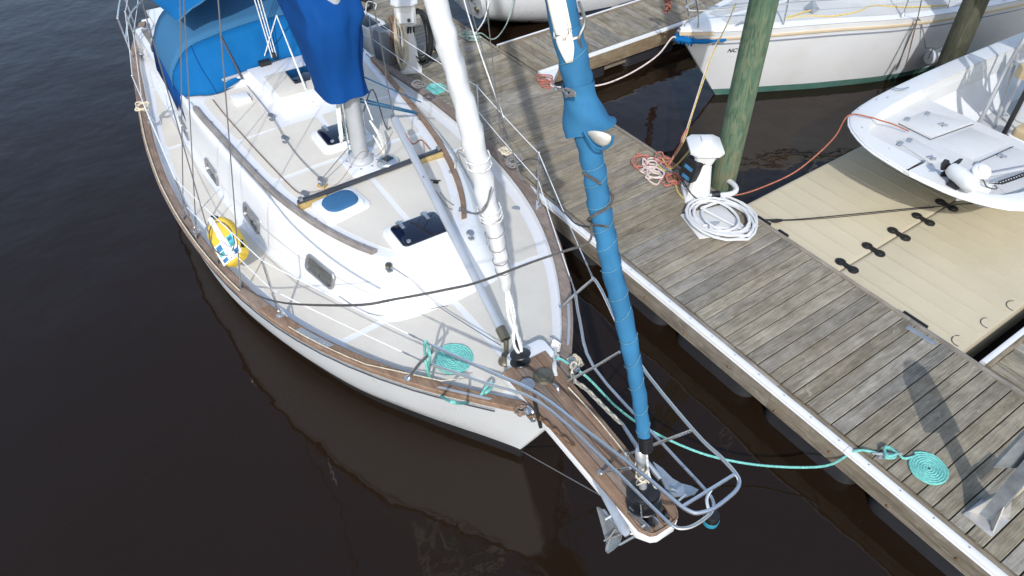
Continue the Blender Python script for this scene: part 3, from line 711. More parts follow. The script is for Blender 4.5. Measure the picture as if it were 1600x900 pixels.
# mast, its collar and plate
MX, MY = -3.8, .04
mz = crown(MX, MY)
mast = MB().loft([[Vector((MX+.105*cos(t)*k, MY+.082*sin(t)*k, z)) for t in [2*pi*i/20 for i in range(20)]] for z, k in ((mz-.03, 1), (6, 1), (11, .95), (13.4, .6))], True, True, True).build('mast', M['alu'], boat)
MB().prism(rrect(MX-.2, MY-.2, MX+.27, MY+.2, .04), mz-.03, mz+.018, .006).build('mast_plate', M['gel'], boat)
MB().lathe([(.135, 0), (.135, .03), (.122, .045), (.118, .08), (.114, .09), (.09, .09)], 20, Matrix.Translation((MX, MY, mz+.01))).build('mast_collar', M['alu'], mast)
for k in range(8):
    t = k*pi/4+.3; MB().lathe([(.014, 0), (.014, .012), (0, .014)], 6, Matrix.Translation((MX+.02+.165*cos(t), MY+.165*sin(t), mz+.016))).build('collar_bolt', M['steel'], mast)
MB().tube([(MX-.12, MY-.06, mz+.28), (MX-.12, MY-.16, mz+.28)], [.035, .028], 10).build('mast_winch', M['steel'], mast)
for z in (2.05, 2.3): cl = MB().tube([(MX-.02, MY-.1, z-.07), (MX-.02, MY-.12, z), (MX-.02, MY-.1, z+.07)], .01, 6).build('mast_cleat', M['alu'], mast)
# spreaders, high above
for s in (1, -1): MB().tube([(MX, MY, 8.3), (MX-.05, MY+s*1.3, 8.3)], [.035, .02], 8).build('spreader', M['alu'], mast)
# boom with stowed mainsail under its cover: wraps the mast, slopes down and swells aft
goose = Vector((MX-.12, MY, 3.2))
MB().tube([goose, (-8.9, -.12, 3.25)], .075, 12).build('boom', M['alu'], boat)
# staysail club boom
p0 = S(791, 551, .17); p1 = BY(617, 187, .32); 
MB().tube([p0, p1], [.038, .042], 12).build('staysail_boom', M['boom'], boat)
MB().tube([p0, p0.lerp(p1, .045)], .047, 10).build('boom_end_fitting', M['bronze'], boat)
MB().tube([p1, p1.lerp(p0, -.02)], [.045, .03], 10).build('boom_end_fitting', M['steel_dull'], boat)
MB().tube([S(791, 559), p0], .022, 8).lathe([(.06, 0), (.06, .02), (.035, .05), (.03, .1)], 12, Matrix.Translation(S(789, 566))).build('boom_pedestal', M['bronze'], boat)

# traveller bar of the staysail, on timber wedges
a = S(468, 326, .085); b = S(690, 243, .085); a.z = b.z = crown(-3.4, 0)+.05
d = (b-a).normalized(); fr = frame((a+b)/2, (0, 0, 1), d)
MB().prism(rrect(-(b-a).length/2, -.024, (b-a).length/2, .024, .008, 2), -.012, .022, .006, fr).build('staysail_track', M['blackpaint'], boat)
for q, s in ((a, 1), (b, -1)):
    MB().box(q+d*s*.15-Vector((0, 0, .045)), (.09, .3, .075), .008, rz=atan2(d.y, d.x)-pi/2).build('track_wedge', M['wedge'], boat)
for t in (.02, .8, .98): MB().box(a.lerp(b, t)+Vector((0, 0, .035)), (.05, .035, .035), .008).build('track_stop', M['steel_dull'], boat)
# solar ventilator
c = S(607, 258); c.z = crown(c.x, c.y)
sv = MB().lathe([(.12, 0), (.125, .02), (.12, .05), (.1, .075), (.06, .085), (0, .087)], 20, Matrix.Translation(c)).build('solar_ventilator', M['steel'], boat)
MB().box(c+Vector((0, 0, .088)), (.1, .1, .01), .003, rz=.3).build('solar_cell', M['solar'], sv)
# small deck fittings
def block(p, r=.035, tilt=.4, m='steel_dull', name='turning_block'):
    fr = frame(p+Vector((0, 0, r+.02)), Vector((sin(tilt), .2, cos(tilt))))
    o = MB().lathe([(r, -.014), (r*1.08, -.006), (r*.8, 0), (r*1.08, .006), (r, .014), (0, .016)], 12, fr).tube([p, p+Vector((0, 0, r))], .014, 6).build(name, M[m], boat)
    MB().prism(rrect(p.x-.045, p.y-.03, p.x+.045, p.y+.03, .02), p.z-.004, p.z+.008, .003).build('block_base', M['steel'], o); return o
BLK = {}
for nm, px, py in (('a', 425, 187), ('b', 446, 222), ('c', 477, 309), ('d', 550, 246), ('e', 451, 168), ('f', 735, 371)): BLK[nm] = S(px, py); block(BLK[nm])
BLK['w'] = S(504, 292); MB().box(BLK['w']+Vector((0, 0, .02)), (.09, .06, .045), .008, rz=.6).build('block_chock', M['wedge'], boat); block(BLK['w']+Vector((0, 0, .04)))
c = S(681, 286); cleat('deck_cleat', c, .11, .9, M['black'], boat, .7)
c = S(608, 421); block(c, .03, .2, 'bronze', 'deck_padeye')
for px, py in ((806, 326),): MB().lathe([(.05, 0), (.05, .006), (0, .009)], 14, Matrix.Translation(S(px, py))).build('deck_plate', M['greyplate'], boat)
c = S(376, 411); MB().lathe([(.055, 0), (.055, .006), (0, .009)], 14, Matrix.Translation(c)).build('deck_plate', M['steel_dull'], boat)
# name plate and chafe strips let into the starboard rail
def railpt(x, s, dy=0): return Vector((x, s*(half(x)-.045+dy), sheer(x)+.038))
for xa, xb, s, nm in ((-2.12, -1.72, -1, 'name_plate'), (-.72, -.35, -1, 'chafe_strip'), (-.95, -.5, 1, 'chafe_strip')):
    m = MB(); R = []
    for i in range(7):
        x = lerp(xa, xb, i/6); w_ = .036 if nm == 'name_plate' else .014; c0 = railpt(x, s, 0 if nm == 'name_plate' else .015)
        R.append([c0+Vector((0, -w_, -.002)), c0+Vector((0, -w_, .006)), c0+Vector((0, w_, .006)), c0+Vector((0, w_, -.002))])
    np_ = m.loft(R, True, True, True).build(nm, M['greyplate' if nm == 'name_plate' else 'boom'], boat)
    if nm == 'name_plate':
        m = MB()
        rr = random.Random(3)
        for i in range(9):
            x = lerp(xa+.03, xb-.03, i/8); c0 = railpt(x, s)+Vector((0, 0, .0075))
            t = atan2(-(half(x+.05)-half(x-.05))*1, .1)
            for q in range(3): m.box(c0+Vector((rr.uniform(-.01, .01), rr.uniform(-.014, .014), 0)), (.022, .005, .002), rz=rr.choice((0, .9, 1.57))+t)
        m.build('raised_lettering', M['galv_light'], np_)
# ---------------------------------------------------------------- canvas: dodger, awning, sail cover
def sheet(name, G, m, parent, th=.008, sub=0):
    o = MB().loft(G, False).build(name, M[m], parent, ang=50)
    md = o.modifiers.new('cloth thickness', 'SOLIDIFY'); md.thickness = th; md.offset = 0
    if sub: s = o.modifiers.new('smooth', 'SUBSURF'); s.levels = s.render_levels = sub
    return o
hoop = cr([(-6.80, -1.27, 1.45), (-6.76, -1.24, 1.62), (-6.73, -1.0, 1.9), (-6.7, -.58, 2.01), (-6.7, -.02, 2.06), (-6.7, .58, 2.02), (-6.73, 1.0, 1.9), (-6.76, 1.24, 1.62), (-6.80, 1.27, 1.45)], 5)
base = cr([(-6.62, -1.24, 1.38), (-6.5, -1.23, 1.42), (-6.33, -1.12, 1.48), (-6.2, -.8, 1.5), (-6.36, -.2, 1.62), (-6.36, .2, 1.62), (-6.2, .8, 1.5), (-6.33, 1.12, 1.48), (-6.5, 1.23, 1.42), (-6.62, 1.24, 1.38)], 5)
def resamp(P, n):
    L = [0]
    for a, b in zip(P, P[1:]): L.append(L[-1]+(b-a).length)
    out = []
    for i in range(n+1):
        t = L[-1]*i/n; j = 0
        while j < len(L)-2 and L[j+1] < t: j += 1
        f = (t-L[j])/max(L[j+1]-L[j], 1e-9); out.append(P[j].lerp(P[j+1], f))
    return out
hp, bp_ = resamp(hoop, 40), resamp(base, 40)
G = []
for i in range(41):
    row = []
    for j in range(7):
        t = j/6; p = bp_[i].lerp(hp[i], t)
        p += Vector((.03*sin(pi*t)+.022*sin(pi*t)*sin(i*1.1+t*2)+.012*sin(i*2.3-t*3)*sin(pi*t), .012*sin(i*1.7+j), .0)); row.append(p)
    G.append(row)
dg = sheet('dodger_front', G, 'canvas', boat)
for i_ in (8, 20, 32): MB().tube([p+Vector((.008, 0, .004)) for p in G[i_]], .005, 5).build('dodger_seam', M['canvas_navy'], boat)
G = []
for i in range(41):
    row = []
    for j in range(7):
        t = j/6; p = hp[i].copy(); e = abs(i-20)/20
        p.x -= t*1.15; p.z += t*.13*(1-e**2)-.05*sin(pi*t)*(1-e)*.4; p.y *= 1-.02*t; row.append(p)
    G.append(row)
dt = sheet('dodger_top', G, 'canvas_top', boat)
for s in (-1, 1):
    sk = [Vector((-6.85+.0*j, s*1.26, 1.5)) for j in range(1)]
    G = [[Vector((x, s*y, z)) for x, y, z in r] for r in (
        [(-7.95, 1.25, 1.55), (-7.95, 1.3, 1.2)], [(-7.3, 1.265, 1.52), (-7.3, 1.3, 1.15)], [(-6.85, 1.27, 1.46), (-6.95, 1.31, 1.02)], [(-6.72, 1.26, 1.43), (-6.74, 1.3, 1.26)], [(-6.6, 1.25, 1.41), (-6.52, 1.3, 1.06)], [(-6.45, 1.22, 1.44), (-6.42, 1.27, 1.14)], [(-6.38, 1.2, 1.45), (-6.3, 1.24, 1.36)])]
    sheet('dodger_skirt', G, 'canvas_navy', boat)
MB().tube([p+Vector((0, 0, .006)) for p in hp], .012, 6).build('dodger_hem', M['canvas_top'], boat)
for i in (13, 27): MB().tube([hp[i]+Vector((.02, 0, -.01)), bp_[i]+Vector((.05, 0, .02))], .016, 6).build('dodger_strut', M['blackpaint'], boat)
MB().tube([p+Vector((-1.15, 0, .0)) for p in hp], .014, 6).build('dodger_bow', M['steel'], boat)
# awning behind, sloping up to the boom
c0, c1, c2 = B(278, 34, 2.25), B(298, 14, 2.38), B(320, 0, 2.5); sd_ = B(237, 0, 2.2)
fw = resamp(cr([c0, c1, c2, (-6.5, -.3, 2.72), (-6.5, .1, 2.9)], 4), 10)
G = []
for i, p in enumerate(fw):
    t = i/10; q = Vector((-9.3, lerp(-1.25, .1, t), lerp(2.15, 3.0, t)))
    G.append([p.lerp(q, j/8)-Vector((0, 0, .06*sin(pi*j/8)*sin(pi*t))) for j in range(9)])
aw = sheet('awning', G, 'canvas', boat)
MB().tube(fw, .012, 6).build('awning_hem', M['canvas_top'], boat)
# cockpit coaming, seats and winch seen past the dodger
for s in (-1, 1):
    MB().loft([[Vector((x, s*a, zz)) for a, zz in ((1.02, deckz(x, 1)+.26), (1.08, deckz(x, 1)+.3), (1.2, deckz(x, 1)+.28), (1.28, deckz(x, 1)-.04))] for x in (-10.6, -9.6, -8.5, -7.45)], False).build('coaming', M['gel'], boat)
    MB().loft([[Vector((x, s*(1.02+d), deckz(x, 1)+h)) for d, h in ((-.0, .1), (-.0, .31), (.1, .33), (.1, .29))] for x in (-10.4, -9.4, -8.4, -7.5)], True, True, True).build('coaming_board', M['teak_grey'], boat)
    MB().lathe([(.09, 0), (.085, .05), (.055, .08), (.06, .14), (.075, .16), (.03, .18), (0, .18)], 16, Matrix.Translation((-7.75, s*1.16, deckz(-7.75, 1.1)+.27))).build('sheet_winch', M['steel'], boat)
MB().box((-9, 0, .62), (2.9, 2.0, .02)).build('cockpit_sole', M['gel'], boat)
MB().box((-11.0, 0, .66), (.9, 1.7, .1), .02).build('stern_deck', M['gel'], boat)
# sail cover: collar round the mast, then the bundle along the boom
def cover_ring(z, tail, hw, front, n=44):
    out = []; L_ = front-tail
    for i in range(n):
        a = 2*pi*i/n; c_, s_ = cos(a), sin(a)
        if c_ > 0: x = front-.22+.22*abs(c_)**.7; y = hw*math.copysign(abs(s_)**.75, s_)
        else: x = front-.22-(L_-.22)*abs(c_)**.45*1.0; y = hw*math.copysign(abs(s_)**.4, s_)*lerp(1.0, 1.12, abs(c_))
        f = .014*sin(5*a+z*7)+.012*sin(9*a-z*4+1)+.012*sin(x*7+z*9)
        out.append(Vector((x+f*.8, MY-.07*(1 if z < 3.1 else .3)+y*(1+f*2.2)+f*.5, z+.008*sin(3*a+1))))
    return out
FX = MX+.215
rg = [cover_ring(*q) for q in ((2.42, -4.0, .21, FX), (2.37, -4.02, .222, FX+.004), (2.37, -4.03, .226, FX+.006), (2.5, -4.1, .232, FX), (2.64, -4.2, .245, FX-.01), (2.78, -4.3, .25, FX), (2.92, -4.42, .262, FX-.012), (3.05, -4.56, .27, FX-.02), (3.14, -5.0, .28, FX-.03), (3.2, -9.0, .29, FX-.05), (3.3, -9.0, .3, FX-.12), (3.42, -9.0, .3, FX-.32), (3.6, -9.0, .27, FX-.42), (3.75, -8.9, .15, FX-.5), (3.8, -8.8, .04, FX-.6))]
MB().loft(rg, True, True, True).build('sail_cover', M['canvas_navy'], boat, ang=70)
MB().tube(rg[2], .007, 5, True).build('cover_hem', M['canvas_navy'], boat)
for i in range(3): 
    x = -5.2-1.1*i; MB().tube([(x, MY+.3*cos(a), 3.42+.38*sin(a)) for a in [2*pi*k/16 for k in range(16)]], .008, 5, True).build('sail_tie', M['rope_white'], boat)

# ---------------------------------------------------------------- furled sails
def roll(path, rad, n=16, wob=.12, seed=1, tw=7.0, step=.2):
    rr = random.Random(seed); ph_ = [rr.uniform(0, 6.28) for _ in range(6)]
    P = path; R = []
    u = Vector((0, 1, 0))
    for i, p in enumerate(P):
        t = (P[min(i+1, len(P)-1)]-P[max(i-1, 0)]).normalized(); u = (u-t*u.dot(t)).normalized(); v = t.cross(u); ring = []
        for k in range(n):
            a = 2*pi*k/n
            f = 1+wob*(.6*sin(2*a+i*.35*tw/7+ph_[0])+.5*sin(3*a-i*.5+ph_[1])+.35*sin(a*5+i*.9+ph_[2])*.6)
            sw = (i*tw*.045-k/n) % 1.0; f *= 1+step*(sw-.5)
            ring.append(p+(u*cos(a)+v*sin(a))*rad[i]*f)
        R.append(ring)
    return R
def interp_path(K, n):
    "K: (point, radius) knots"
    P = cr([k[0] for k in K], n); r = []
    for a, b in zip(K, K[1:]):
        for i in range(n): r.append(lerp(a[1], b[1], i/n))
    r.append(K[-1][1]); return P, r
YS = .03
sK = [(BY(791, 452, YS), .036), (BY(788, 432, YS), .05), (BY(783, 410, YS), .056), (BY(776, 375, YS), .066), (BY(767, 338, YS), .078), (BY(755, 285, YS), .076), (BY(747, 250, YS), .08), (BY(735, 200, YS), .085), (BY(720, 145, YS), .083), (BY(703, 80, YS), .082), (BY(681, 0, YS), .08)]
d = (sK[-1][0]-sK[-3][0]).normalized(); sK += [(sK[-1][0]+d*1.5, .075), (sK[-1][0]+d*4.2, .04)]
P, r = interp_path(sK, 5); stP = P
MB().loft(roll(P, r, 20, .09, 3, 5, .2), True, True, True).build('furled_staysail', M['sail'], boat, ang=70)
tack = S(814, 583)
MB().tube([tack+Vector((0, 0, .3)), P[0]], .012, 6).build('staysail_stay', M['rope_white'], boat)
top = P[-1]+d*2.2; MB().tube([P[-1], Vector((MX+.1, MY, 10.8))], .008, 5).build('staysail_stay', M['wire'], boat)
for k in range(2): MB().tube(cr([tack+Vector((0.01, .0, .22)), tack.lerp(P[0], .3)+Vector((.0, .03*(-1)**k, .1)), tack.lerp(P[0], .65)+Vector((0, -.028*(-1)**k, .05)), P[1]+Vector((0, 0, .05))], 5), .013, 6).build('tack_lashing', M['rope_white'], boat)
fu = MB()
for h in (.14, .235): fu.lathe([(.03, -.02), (.085, -.008), (.09, 0), (.085, .008), (.03, .02)], 18, frame(tack+Vector((-.01, 0, h)), (-.28, 0, 1)))
fu.tube([tack, tack+Vector((-.08, 0, .33))], .02, 8)
fu.build('staysail_furler', M['black'], boat)
def turns(name, P, i0, i1, n, rr, m, tube=.008, loose=1.05, slope=.4):
    pts = []
    for q in range(n*10+1):
        f = q/(n*10); fi = lerp(i0, i1, f); i = int(fi); i = min(i, len(P)-2); p = P[i].lerp(P[i+1], fi-i)
        t = (P[i+1]-P[i]).normalized(); u = Vector((0, 1, 0)); u = (u-t*u.dot(t)).normalized(); v = t.cross(u); a = 2*pi*q/10
        pts.append(p+(u*cos(a)+v*sin(a))*rr(fi)*loose+t*slope*.1*sin(a))
    return MB().tube(pts, tube, 5).build(name, M[m], boat)
rf = lambda fi: r[min(int(fi), len(r)-1)]*1.12
turns('lashing', stP, 6, 21, 5, rf, 'rope_grey', .0035)
turns('lashing', stP, 19.5, 21.5, 3, rf, 'rope_white', .006)
turns('lashing', stP, 28, 31, 2, rf, 'rope_white', .006)
c = BY(762, 295, -.05)
MB().tube(cr([BY(768, 292, -.05), BY(763, 312, -.05), BY(757, 322, -.06), BY(745, 333, -.06), S(720, 336, .05), S(700, 330, .05), S(685, 315, .1), BY(660, 275, .2)], 5), .006, 5).build('furling_line', M['rope_grey'], boat)
MB().tube(cr([BY(766, 297, -.05), BY(758, 326, -.05), BY(742, 334, -.06), S(722, 332, .05), S(702, 322, .05), S(688, 308, .06)], 5), .006, 5).build('furling_line', M['rope_grey'], boat)
MB().tube(cr([BY(724, 235, -.06), S(716, 246, .1), S(712, 258, .06), S(711, 270, .03)], 5), .008, 5).build('furling_line', M['rope_cream'], boat)

gK = [(BY(1009, 694, 0), .046), (BY(1005, 672, 0), .05), (BY(999, 625, 0), .058), (BY(990, 570, 0), .061), (BY(980, 520, 0), .064), (BY(968, 470, 0), .068), (BY(956, 420, 0), .072), (BY(947, 375, 0), .073), (BY(938, 330, 0), .074), (BY(932, 290, 0), .072), (BY(924, 245, 0), .074), (BY(916, 205, 0), .08), (BY(907, 158, 0), .088), (BY(900, 110, 0), .09), (BY(888, 55, 0), .09), (BY(874, 0, 0), .092)]
gK = [(p_, r_*.86) for p_, r_ in gK]
d = (gK[-1][0]-gK[-4][0]).normalized(); gK += [(gK[-1][0]+d*1.6, .1), (gK[-1][0]+d*6, .05)]
P, rG = interp_path(gK, 5); gP = P
gen = MB().loft(roll(P, rG, 26, .06, 9, 5.5, .17), True, True, True).build('furled_genoa', M['canvas_sail'], boat, ang=70)
MB().tube([P[-1], Vector((MX+.12, MY, 13.2))], .01, 5).build('forestay', M['wire'], boat)
rg_ = lambda fi: rG[min(int(fi), len(rG)-1)]*1.12
def half_turn(f, a0, a1, dz, rr, m, tube, nm):
    pts = []
    for q in range(13):
        a = lerp(a0, a1, q/12); ff = f+dz*q/12-.5*sin(pi*q/12); i = min(int(ff), len(gP)-2); p = gP[i].lerp(gP[i+1], ff-i); t = (gP[i+1]-gP[i]).normalized()
        e1 = Vector((.55, -.45, .55)); e1 = (e1-t*e1.dot(t)).normalized(); e2 = t.cross(e1); pts.append(p+(e1*cos(a)+e2*sin(a))*rG[min(int(ff), len(rG)-1)]*rr)
    return MB().tube(pts, tube, 4).build(nm, M[m], boat)
rs = random.Random(21); f = 1.5
while f < 74:
    if not 51 < f < 66: half_turn(f, rs.uniform(-1.7, -1.2), rs.uniform(1.0, 1.7), rs.uniform(.6, 1.6), 1.1, 'rope_stitch', .0019, 'seam')
    f += rs.uniform(2.6, 4.6)
# loose cuff where the turns have slipped, cream cloth inside it
def ringat(f, rad, shift=Vector((0, 0, 0)), n=20, wv=.0, sq=1.0):
    i = min(int(f), len(gP)-2); p = gP[i].lerp(gP[i+1], f-i)+shift; t = (gP[i+1]-gP[i]).normalized()
    u = Vector((0, 1, 0)); u = (u-t*u.dot(t)).normalized(); v = t.cross(u)
    return [p+(u*cos(a)+v*sin(a)*sq)*rad*(1+wv*sin(3*a+f)) for a in [2*pi*k/n for k in range(n)]]
sh_ = Vector((-.01, .022, .0))
cu = [ringat(63, .092), ringat(61, .086, wv=.06), ringat(59.4, .1, sh_*.3, wv=.06), ringat(57.6, .118, sh_*.8, wv=.08), ringat(56, .132, sh_*1.2, wv=.09), ringat(54.6, .143, sh_*1.4+Vector((0, .01, 0)), wv=.1)]
for k in range(20): 
    cu[-1][k] += (gP[50]-gP[56]).normalized()*(-.04*max(0, cos(2*pi*k/20-.2)))
import mathutils
for q_, ring_ in enumerate(cu):
    for p in ring_:
        n_ = mathutils.noise.noise_vector(p*11)*.014+mathutils.noise.noise_vector(p*27)*.006
        p += n_*min(1, .4+q_*.2)
MB().loft(cu, True).build('slipped_cuff', M['canvas_sail'], boat, ang=80, sub=1)
ci = [[p.lerp(sum(q, Vector())/20, .06) for p in q] for q in cu[2:]]
MB().loft(ci, True).build('sail_lining', M['sail_cream'], boat, ang=80, sub=1)
# cream sail showing between the turns above the cuff
def patch(f0, f1, a0, a1, off, m, name, nn=10):
    G = []
    for q in range(nn+1):
        f = lerp(f0, f1, q/nn); i = min(int(f), len(gP)-2); p = gP[i].lerp(gP[i+1], f-i); t = (gP[i+1]-gP[i]).normalized()
        e1 = Vector((.55, -.45, .55)); e1 = (e1-t*e1.dot(t)).normalized(); e2 = t.cross(e1); rad = rG[min(int(f), len(rG)-1)]
        lo, hi = a0(q/nn), a1(q/nn)
        G.append([p+(e1*cos(a)+e2*sin(a))*rad*(off+.05*sin(a*6+q*.4)+.02*sin(q*1.3)) for a in [lerp(lo, hi, k/8) for k in range(9)]])
    return sheet(name, G, m, boat, .006)
patch(66.5, 80, lambda t: -.95+.3*t+max(0, .2-t)*2.2, lambda t: .12+.25*t-max(0, .14-t)*1.6, 1.13, 'sail_cream', 'exposed_sail', 18)
for k, (a0, a1) in enumerate(((.02, .06), (.14, .18))):
    patch(68.5+k*1.5, 80, lambda t: a0+.2*t, lambda t: a1+.24*t, 1.23, 'sail_cream', 'sail_pleat', 14)
fl = [[BY(916, 205, -.115), BY(929, 203, -.13), BY(944, 206, -.12), BY(956, 212, -.085)], [BY(918, 210, -.1), BY(931, 212, -.14), BY(945, 215, -.125), BY(956, 217, -.085)], [BY(922, 215, -.09), BY(934, 221, -.12), BY(945, 223, -.11), BY(955, 221, -.08)], [BY(928, 221, -.08), BY(936, 228, -.1), BY(944, 229, -.095), BY(952, 225, -.08)]]
sheet('slipped_lining', fl, 'sail_cream', boat, .006, 1)
MB().tube(cr([BY(912, 204, -.1), BY(920, 218, -.1), BY(932, 231, -.1), BY(944, 232, -.09), BY(956, 223, -.08), BY(958, 212, -.08)], 4), .008, 6).build('cuff_lip', M['canvas_sail'], boat)
for k in range(4): MB().tube(cr([BY(878+3*k, 139, -.09), BY(884, 146+2*k, -.125), BY(892, 150-k, -.13), BY(899, 147+k, -.13), BY(893, 141+k, -.12), BY(884, 138, -.115)], 4), .006, 5).build('sheet_knot', M['rope_grey'], boat)
c = gP[72]; MB().tube(cr([c+Vector((.08, .0, .2)), c+Vector((.1, .03, .1)), c+Vector((.1, .0, .02)), c+Vector((.1, .03, -.06))], 5), .009, 6).lathe([(.02, 0), (.024, .012), (.014, .02)], 10, frame(c+Vector((.1, .03, -.08)), (1, -.3, .4))).build('clew_shackle', M['steel_dull'], boat)
# furling drum on the bowsprit
dz = BY(1024, 778, 0); tk = Vector((gK[0][0].x+.1, 0, 1.38))
ax = (gK[3][0]-tk).normalized()
MB().lathe([(.022, .0), (.03, .05), (.026, .3), (.036, .32), (.036, .42), (.028, .43)], 14, frame(tk+ax*.12, ax)).build('furler_tube', M['boom'], boat)
MB().lathe([(.046, 0), (.048, .1), (.046, .12)], 14, frame(gP[0]-ax*.05, ax)).build('furled_genoa_foot', M['black'], boat)
MB().lathe([(.05, 0), (.118, .004), (.124, .012), (.118, .02), (.07, .03), (.068, .085), (.1, .1), (.118, .125), (.118, .15), (.1, .165), (.06, .175), (.03, .18)], 24, frame(tk+ax*.02, ax)).build('furling_drum', M['black'], boat)
for k in range(3):
    a = k*2.09+.5; e = ax.orthogonal().normalized(); e2 = ax.cross(e); o_ = (e*cos(a)+e2*sin(a))*.122
    MB().tube([tk+ax*.03+o_, tk+ax*.16+o_], .006, 6).build('drum_guard', M['steel'], boat)
# furling line wound on the tube
pts = []
for q in range(50):
    a = q*.62; e = ax.orthogonal().normalized(); e2 = ax.cross(e); pts.append(tk+ax*(.24+.0035*q+.03*sin(q*.9))+(e*cos(a)+e2*sin(a))*.042)
MB().tube(pts, .006, 5).build('furling_line', M['rope_cream'], boat)
MB().tube(cr([tk+ax*.3+Vector((.05, .03, 0)), tk+ax*.26+Vector((.09, .05, 0)), tk+ax*.22+Vector((.06, .06, 0)), tk+ax*.34+Vector((.04, .03, 0)), tk+ax*.52+Vector((.03, .03, 0))], 5), .007, 5).build('furling_line', M['rope_white'], boat)

# ---------------------------------------------------------------- bowsprit platform, pulpit, ground tackle
ZB = 1.345
yl, yr = B(1003, 832, ZB).y, B(1064, 800, ZB).y
XT = B(1035, 822, ZB).x+.02; XA_ = -.5
n = 4; wL = lambda x: lerp(yl-.045, yl, (x-XA_)/(XT-XA_)); wR = lambda x: lerp(yr+.05, yr, (x-XA_)/(XT-XA_))
for i in range(n):
    pts = []
    for x in (XA_, .3, XT-(.09 if i in (0, n-1) else 0)): pts.append((x, lerp(wL(x), wR(x), i/n)+.0025))
    if i == n-1: a = lerp(wL(XT), wR(XT), i/n); pts += [(XT, a+.0025), (XT, a+.01)]; q = [(XT-.02, wR(XT)-.04), (XT-.09, wR(XT)-.004)]; pts = pts[:2]+[(XT, lerp(wL(XT), wR(XT), i/n)+.0025)]+q
    elif i == 0: pts = [(XA_, wL(XA_)), (.3, wL(.3)), (XT-.09, wL(XT)), (XT-.02, wL(XT)+.04), (XT, lerp(wL(XT), wR(XT), 1/n)-.0025)]
    else: pts = [(XA_, lerp(wL(XA_), wR(XA_), i/n)+.0025), (XT, lerp(wL(XT), wR(XT), i/n)+.0025)]
    up = [(XA_, lerp(wL(XA_), wR(XA_), (i+1)/n)-.0025), (XT, lerp(wL(XT), wR(XT), (i+1)/n)-.0025)]
    if i == 0: poly = pts+[up[0]]
    elif i == n-1: poly = pts+[(.3, wR(.3)), (XA_, wR(XA_))]
    else: poly = [pts[0], pts[1], up[1], up[0]]
    MB().prism(poly, ZB-.04, ZB, .005).build('sprit_plank', M['teak_x'], boat, ang=25)
fr_ = [(XA_, wL(XA_)-.0), (XT-.09, yl-.012), (XT-.01, yl+.045), (XT+.012, yl+.09), (XT+.012, yr-.09), (XT-.01, yr-.045), (XT-.09, yr+.012), (XA_, wR(XA_))]
MB().prism(fr_, ZB-.115, ZB-.041, .006).build('bowsprit_frame', M['gel'], boat)
for t in (.2, .5, .8): MB().lathe([(.009, 0), (.006, .003)], 8, frame((XT+.012, lerp(yl+.09, yr-.09, t), ZB-.08), (1, 0, 0))).build('bolt', M['steel'], boat)
rim = cr([(XT-.22, yl+.004, ZB+.003), (XT-.1, yl+.004, ZB+.003), (XT-.02, yl+.045, ZB+.003), (XT-.004, yl+.1, ZB+.003), (XT-.004, yr-.1, ZB+.003), (XT-.02, yr-.045, ZB+.003), (XT-.1, yr-.004, ZB+.003), (XT-.22, yr-.004, ZB+.003)], 3)
MB().tube(rim, .007, 5).build('sprit_edge', M['teak_x'], boat)
# white pad, windlass and mooring bitts at the stemhead
c = S(850, 592); 
MB().prism(rrect(-.66, -.06, -.43, .33, .06), 1.2, 1.325, .012).build('foredeck_pad', M['gel'], boat)
c = B(850, 590, 1.33); MB().lathe([(.085, 0), (.09, .015), (.08, .035), (.06, .04), (.055, .055), (0, .062)], 24, Matrix.Translation(c)).build('chain_pipe', M['bronze'], boat)
c = B(824, 612, 1.3); MB().lathe([(.065, -.05), (.065, .02), (.048, .04), (.052, .08), (.062, .1), (.03, .11), (0, .112)], 20, Matrix.Translation(c)).build('windlass', M['steel_dull'], boat)
c = S(864, 545); m = MB()
for k in range(7): m.tube(cr([c+Vector((.0, .0, .1)), c+Vector((-.06+.02*k, .03, .06)), c+Vector((.05-.015*k, .07*(-1)**k, .02)), c+Vector((.06, .02*k-.05, .05)), c+Vector((0, 0, .12))], 5), .012, 6)
m.build('mooring_bitt_rope', M['rope_white'], boat)
MB().tube(cr([S(868, 540, .03), B(866, 568, 1.33), B(868, 588, 1.34)], 4), .02, 6).build('mooring_bitt_rope', M['rope_white'], boat)
c = B(1016, 826, ZB)+Vector((-.03, 0, 0)); RR = frame(c+Vector((0, 0, .03)), (0, 1, .15))
MB().lathe([(.045, -.03), (.05, -.02), (.025, 0), (.05, .02), (.045, .03)], 16, RR).build('bow_roller', M['black'], boat)
MB().box(c+Vector((-.05, -.04, .035)), (.2, .01, .09), .003, rz=.1).box(c+Vector((-.05, .04, .035)), (.2, .01, .09), .003, rz=.1).tube([c+Vector((0, -.06, .03)), c+Vector((0, .06, .03))], .01, 8).build('roller_cheek', M['steel'], boat)
c = B(1041, 815, ZB)+Vector((-.03, 0, 0)); MB().lathe([(.04, -.02), (.02, 0), (.04, .02)], 14, frame(c+Vector((0, 0, .03)), (0, 1, 0))).build('bow_roller', M['black'], boat)
for px, py in ((868, 612), (896, 572), (829, 648)):
    c = B(px, py, 1.31); MB().tube(cr([c+Vector((-.05, 0, 0)), c+Vector((-.04, 0, .06)), c+Vector((.03, 0, .07)), c+Vector((.05, .0, 0))], 4), .012, 6).prism(rrect(c.x-.07, c.y-.03, c.x+.07, c.y+.03, .02), c.z-.01, c.z+.008, .003).build('bow_chock', M['steel'], boat)
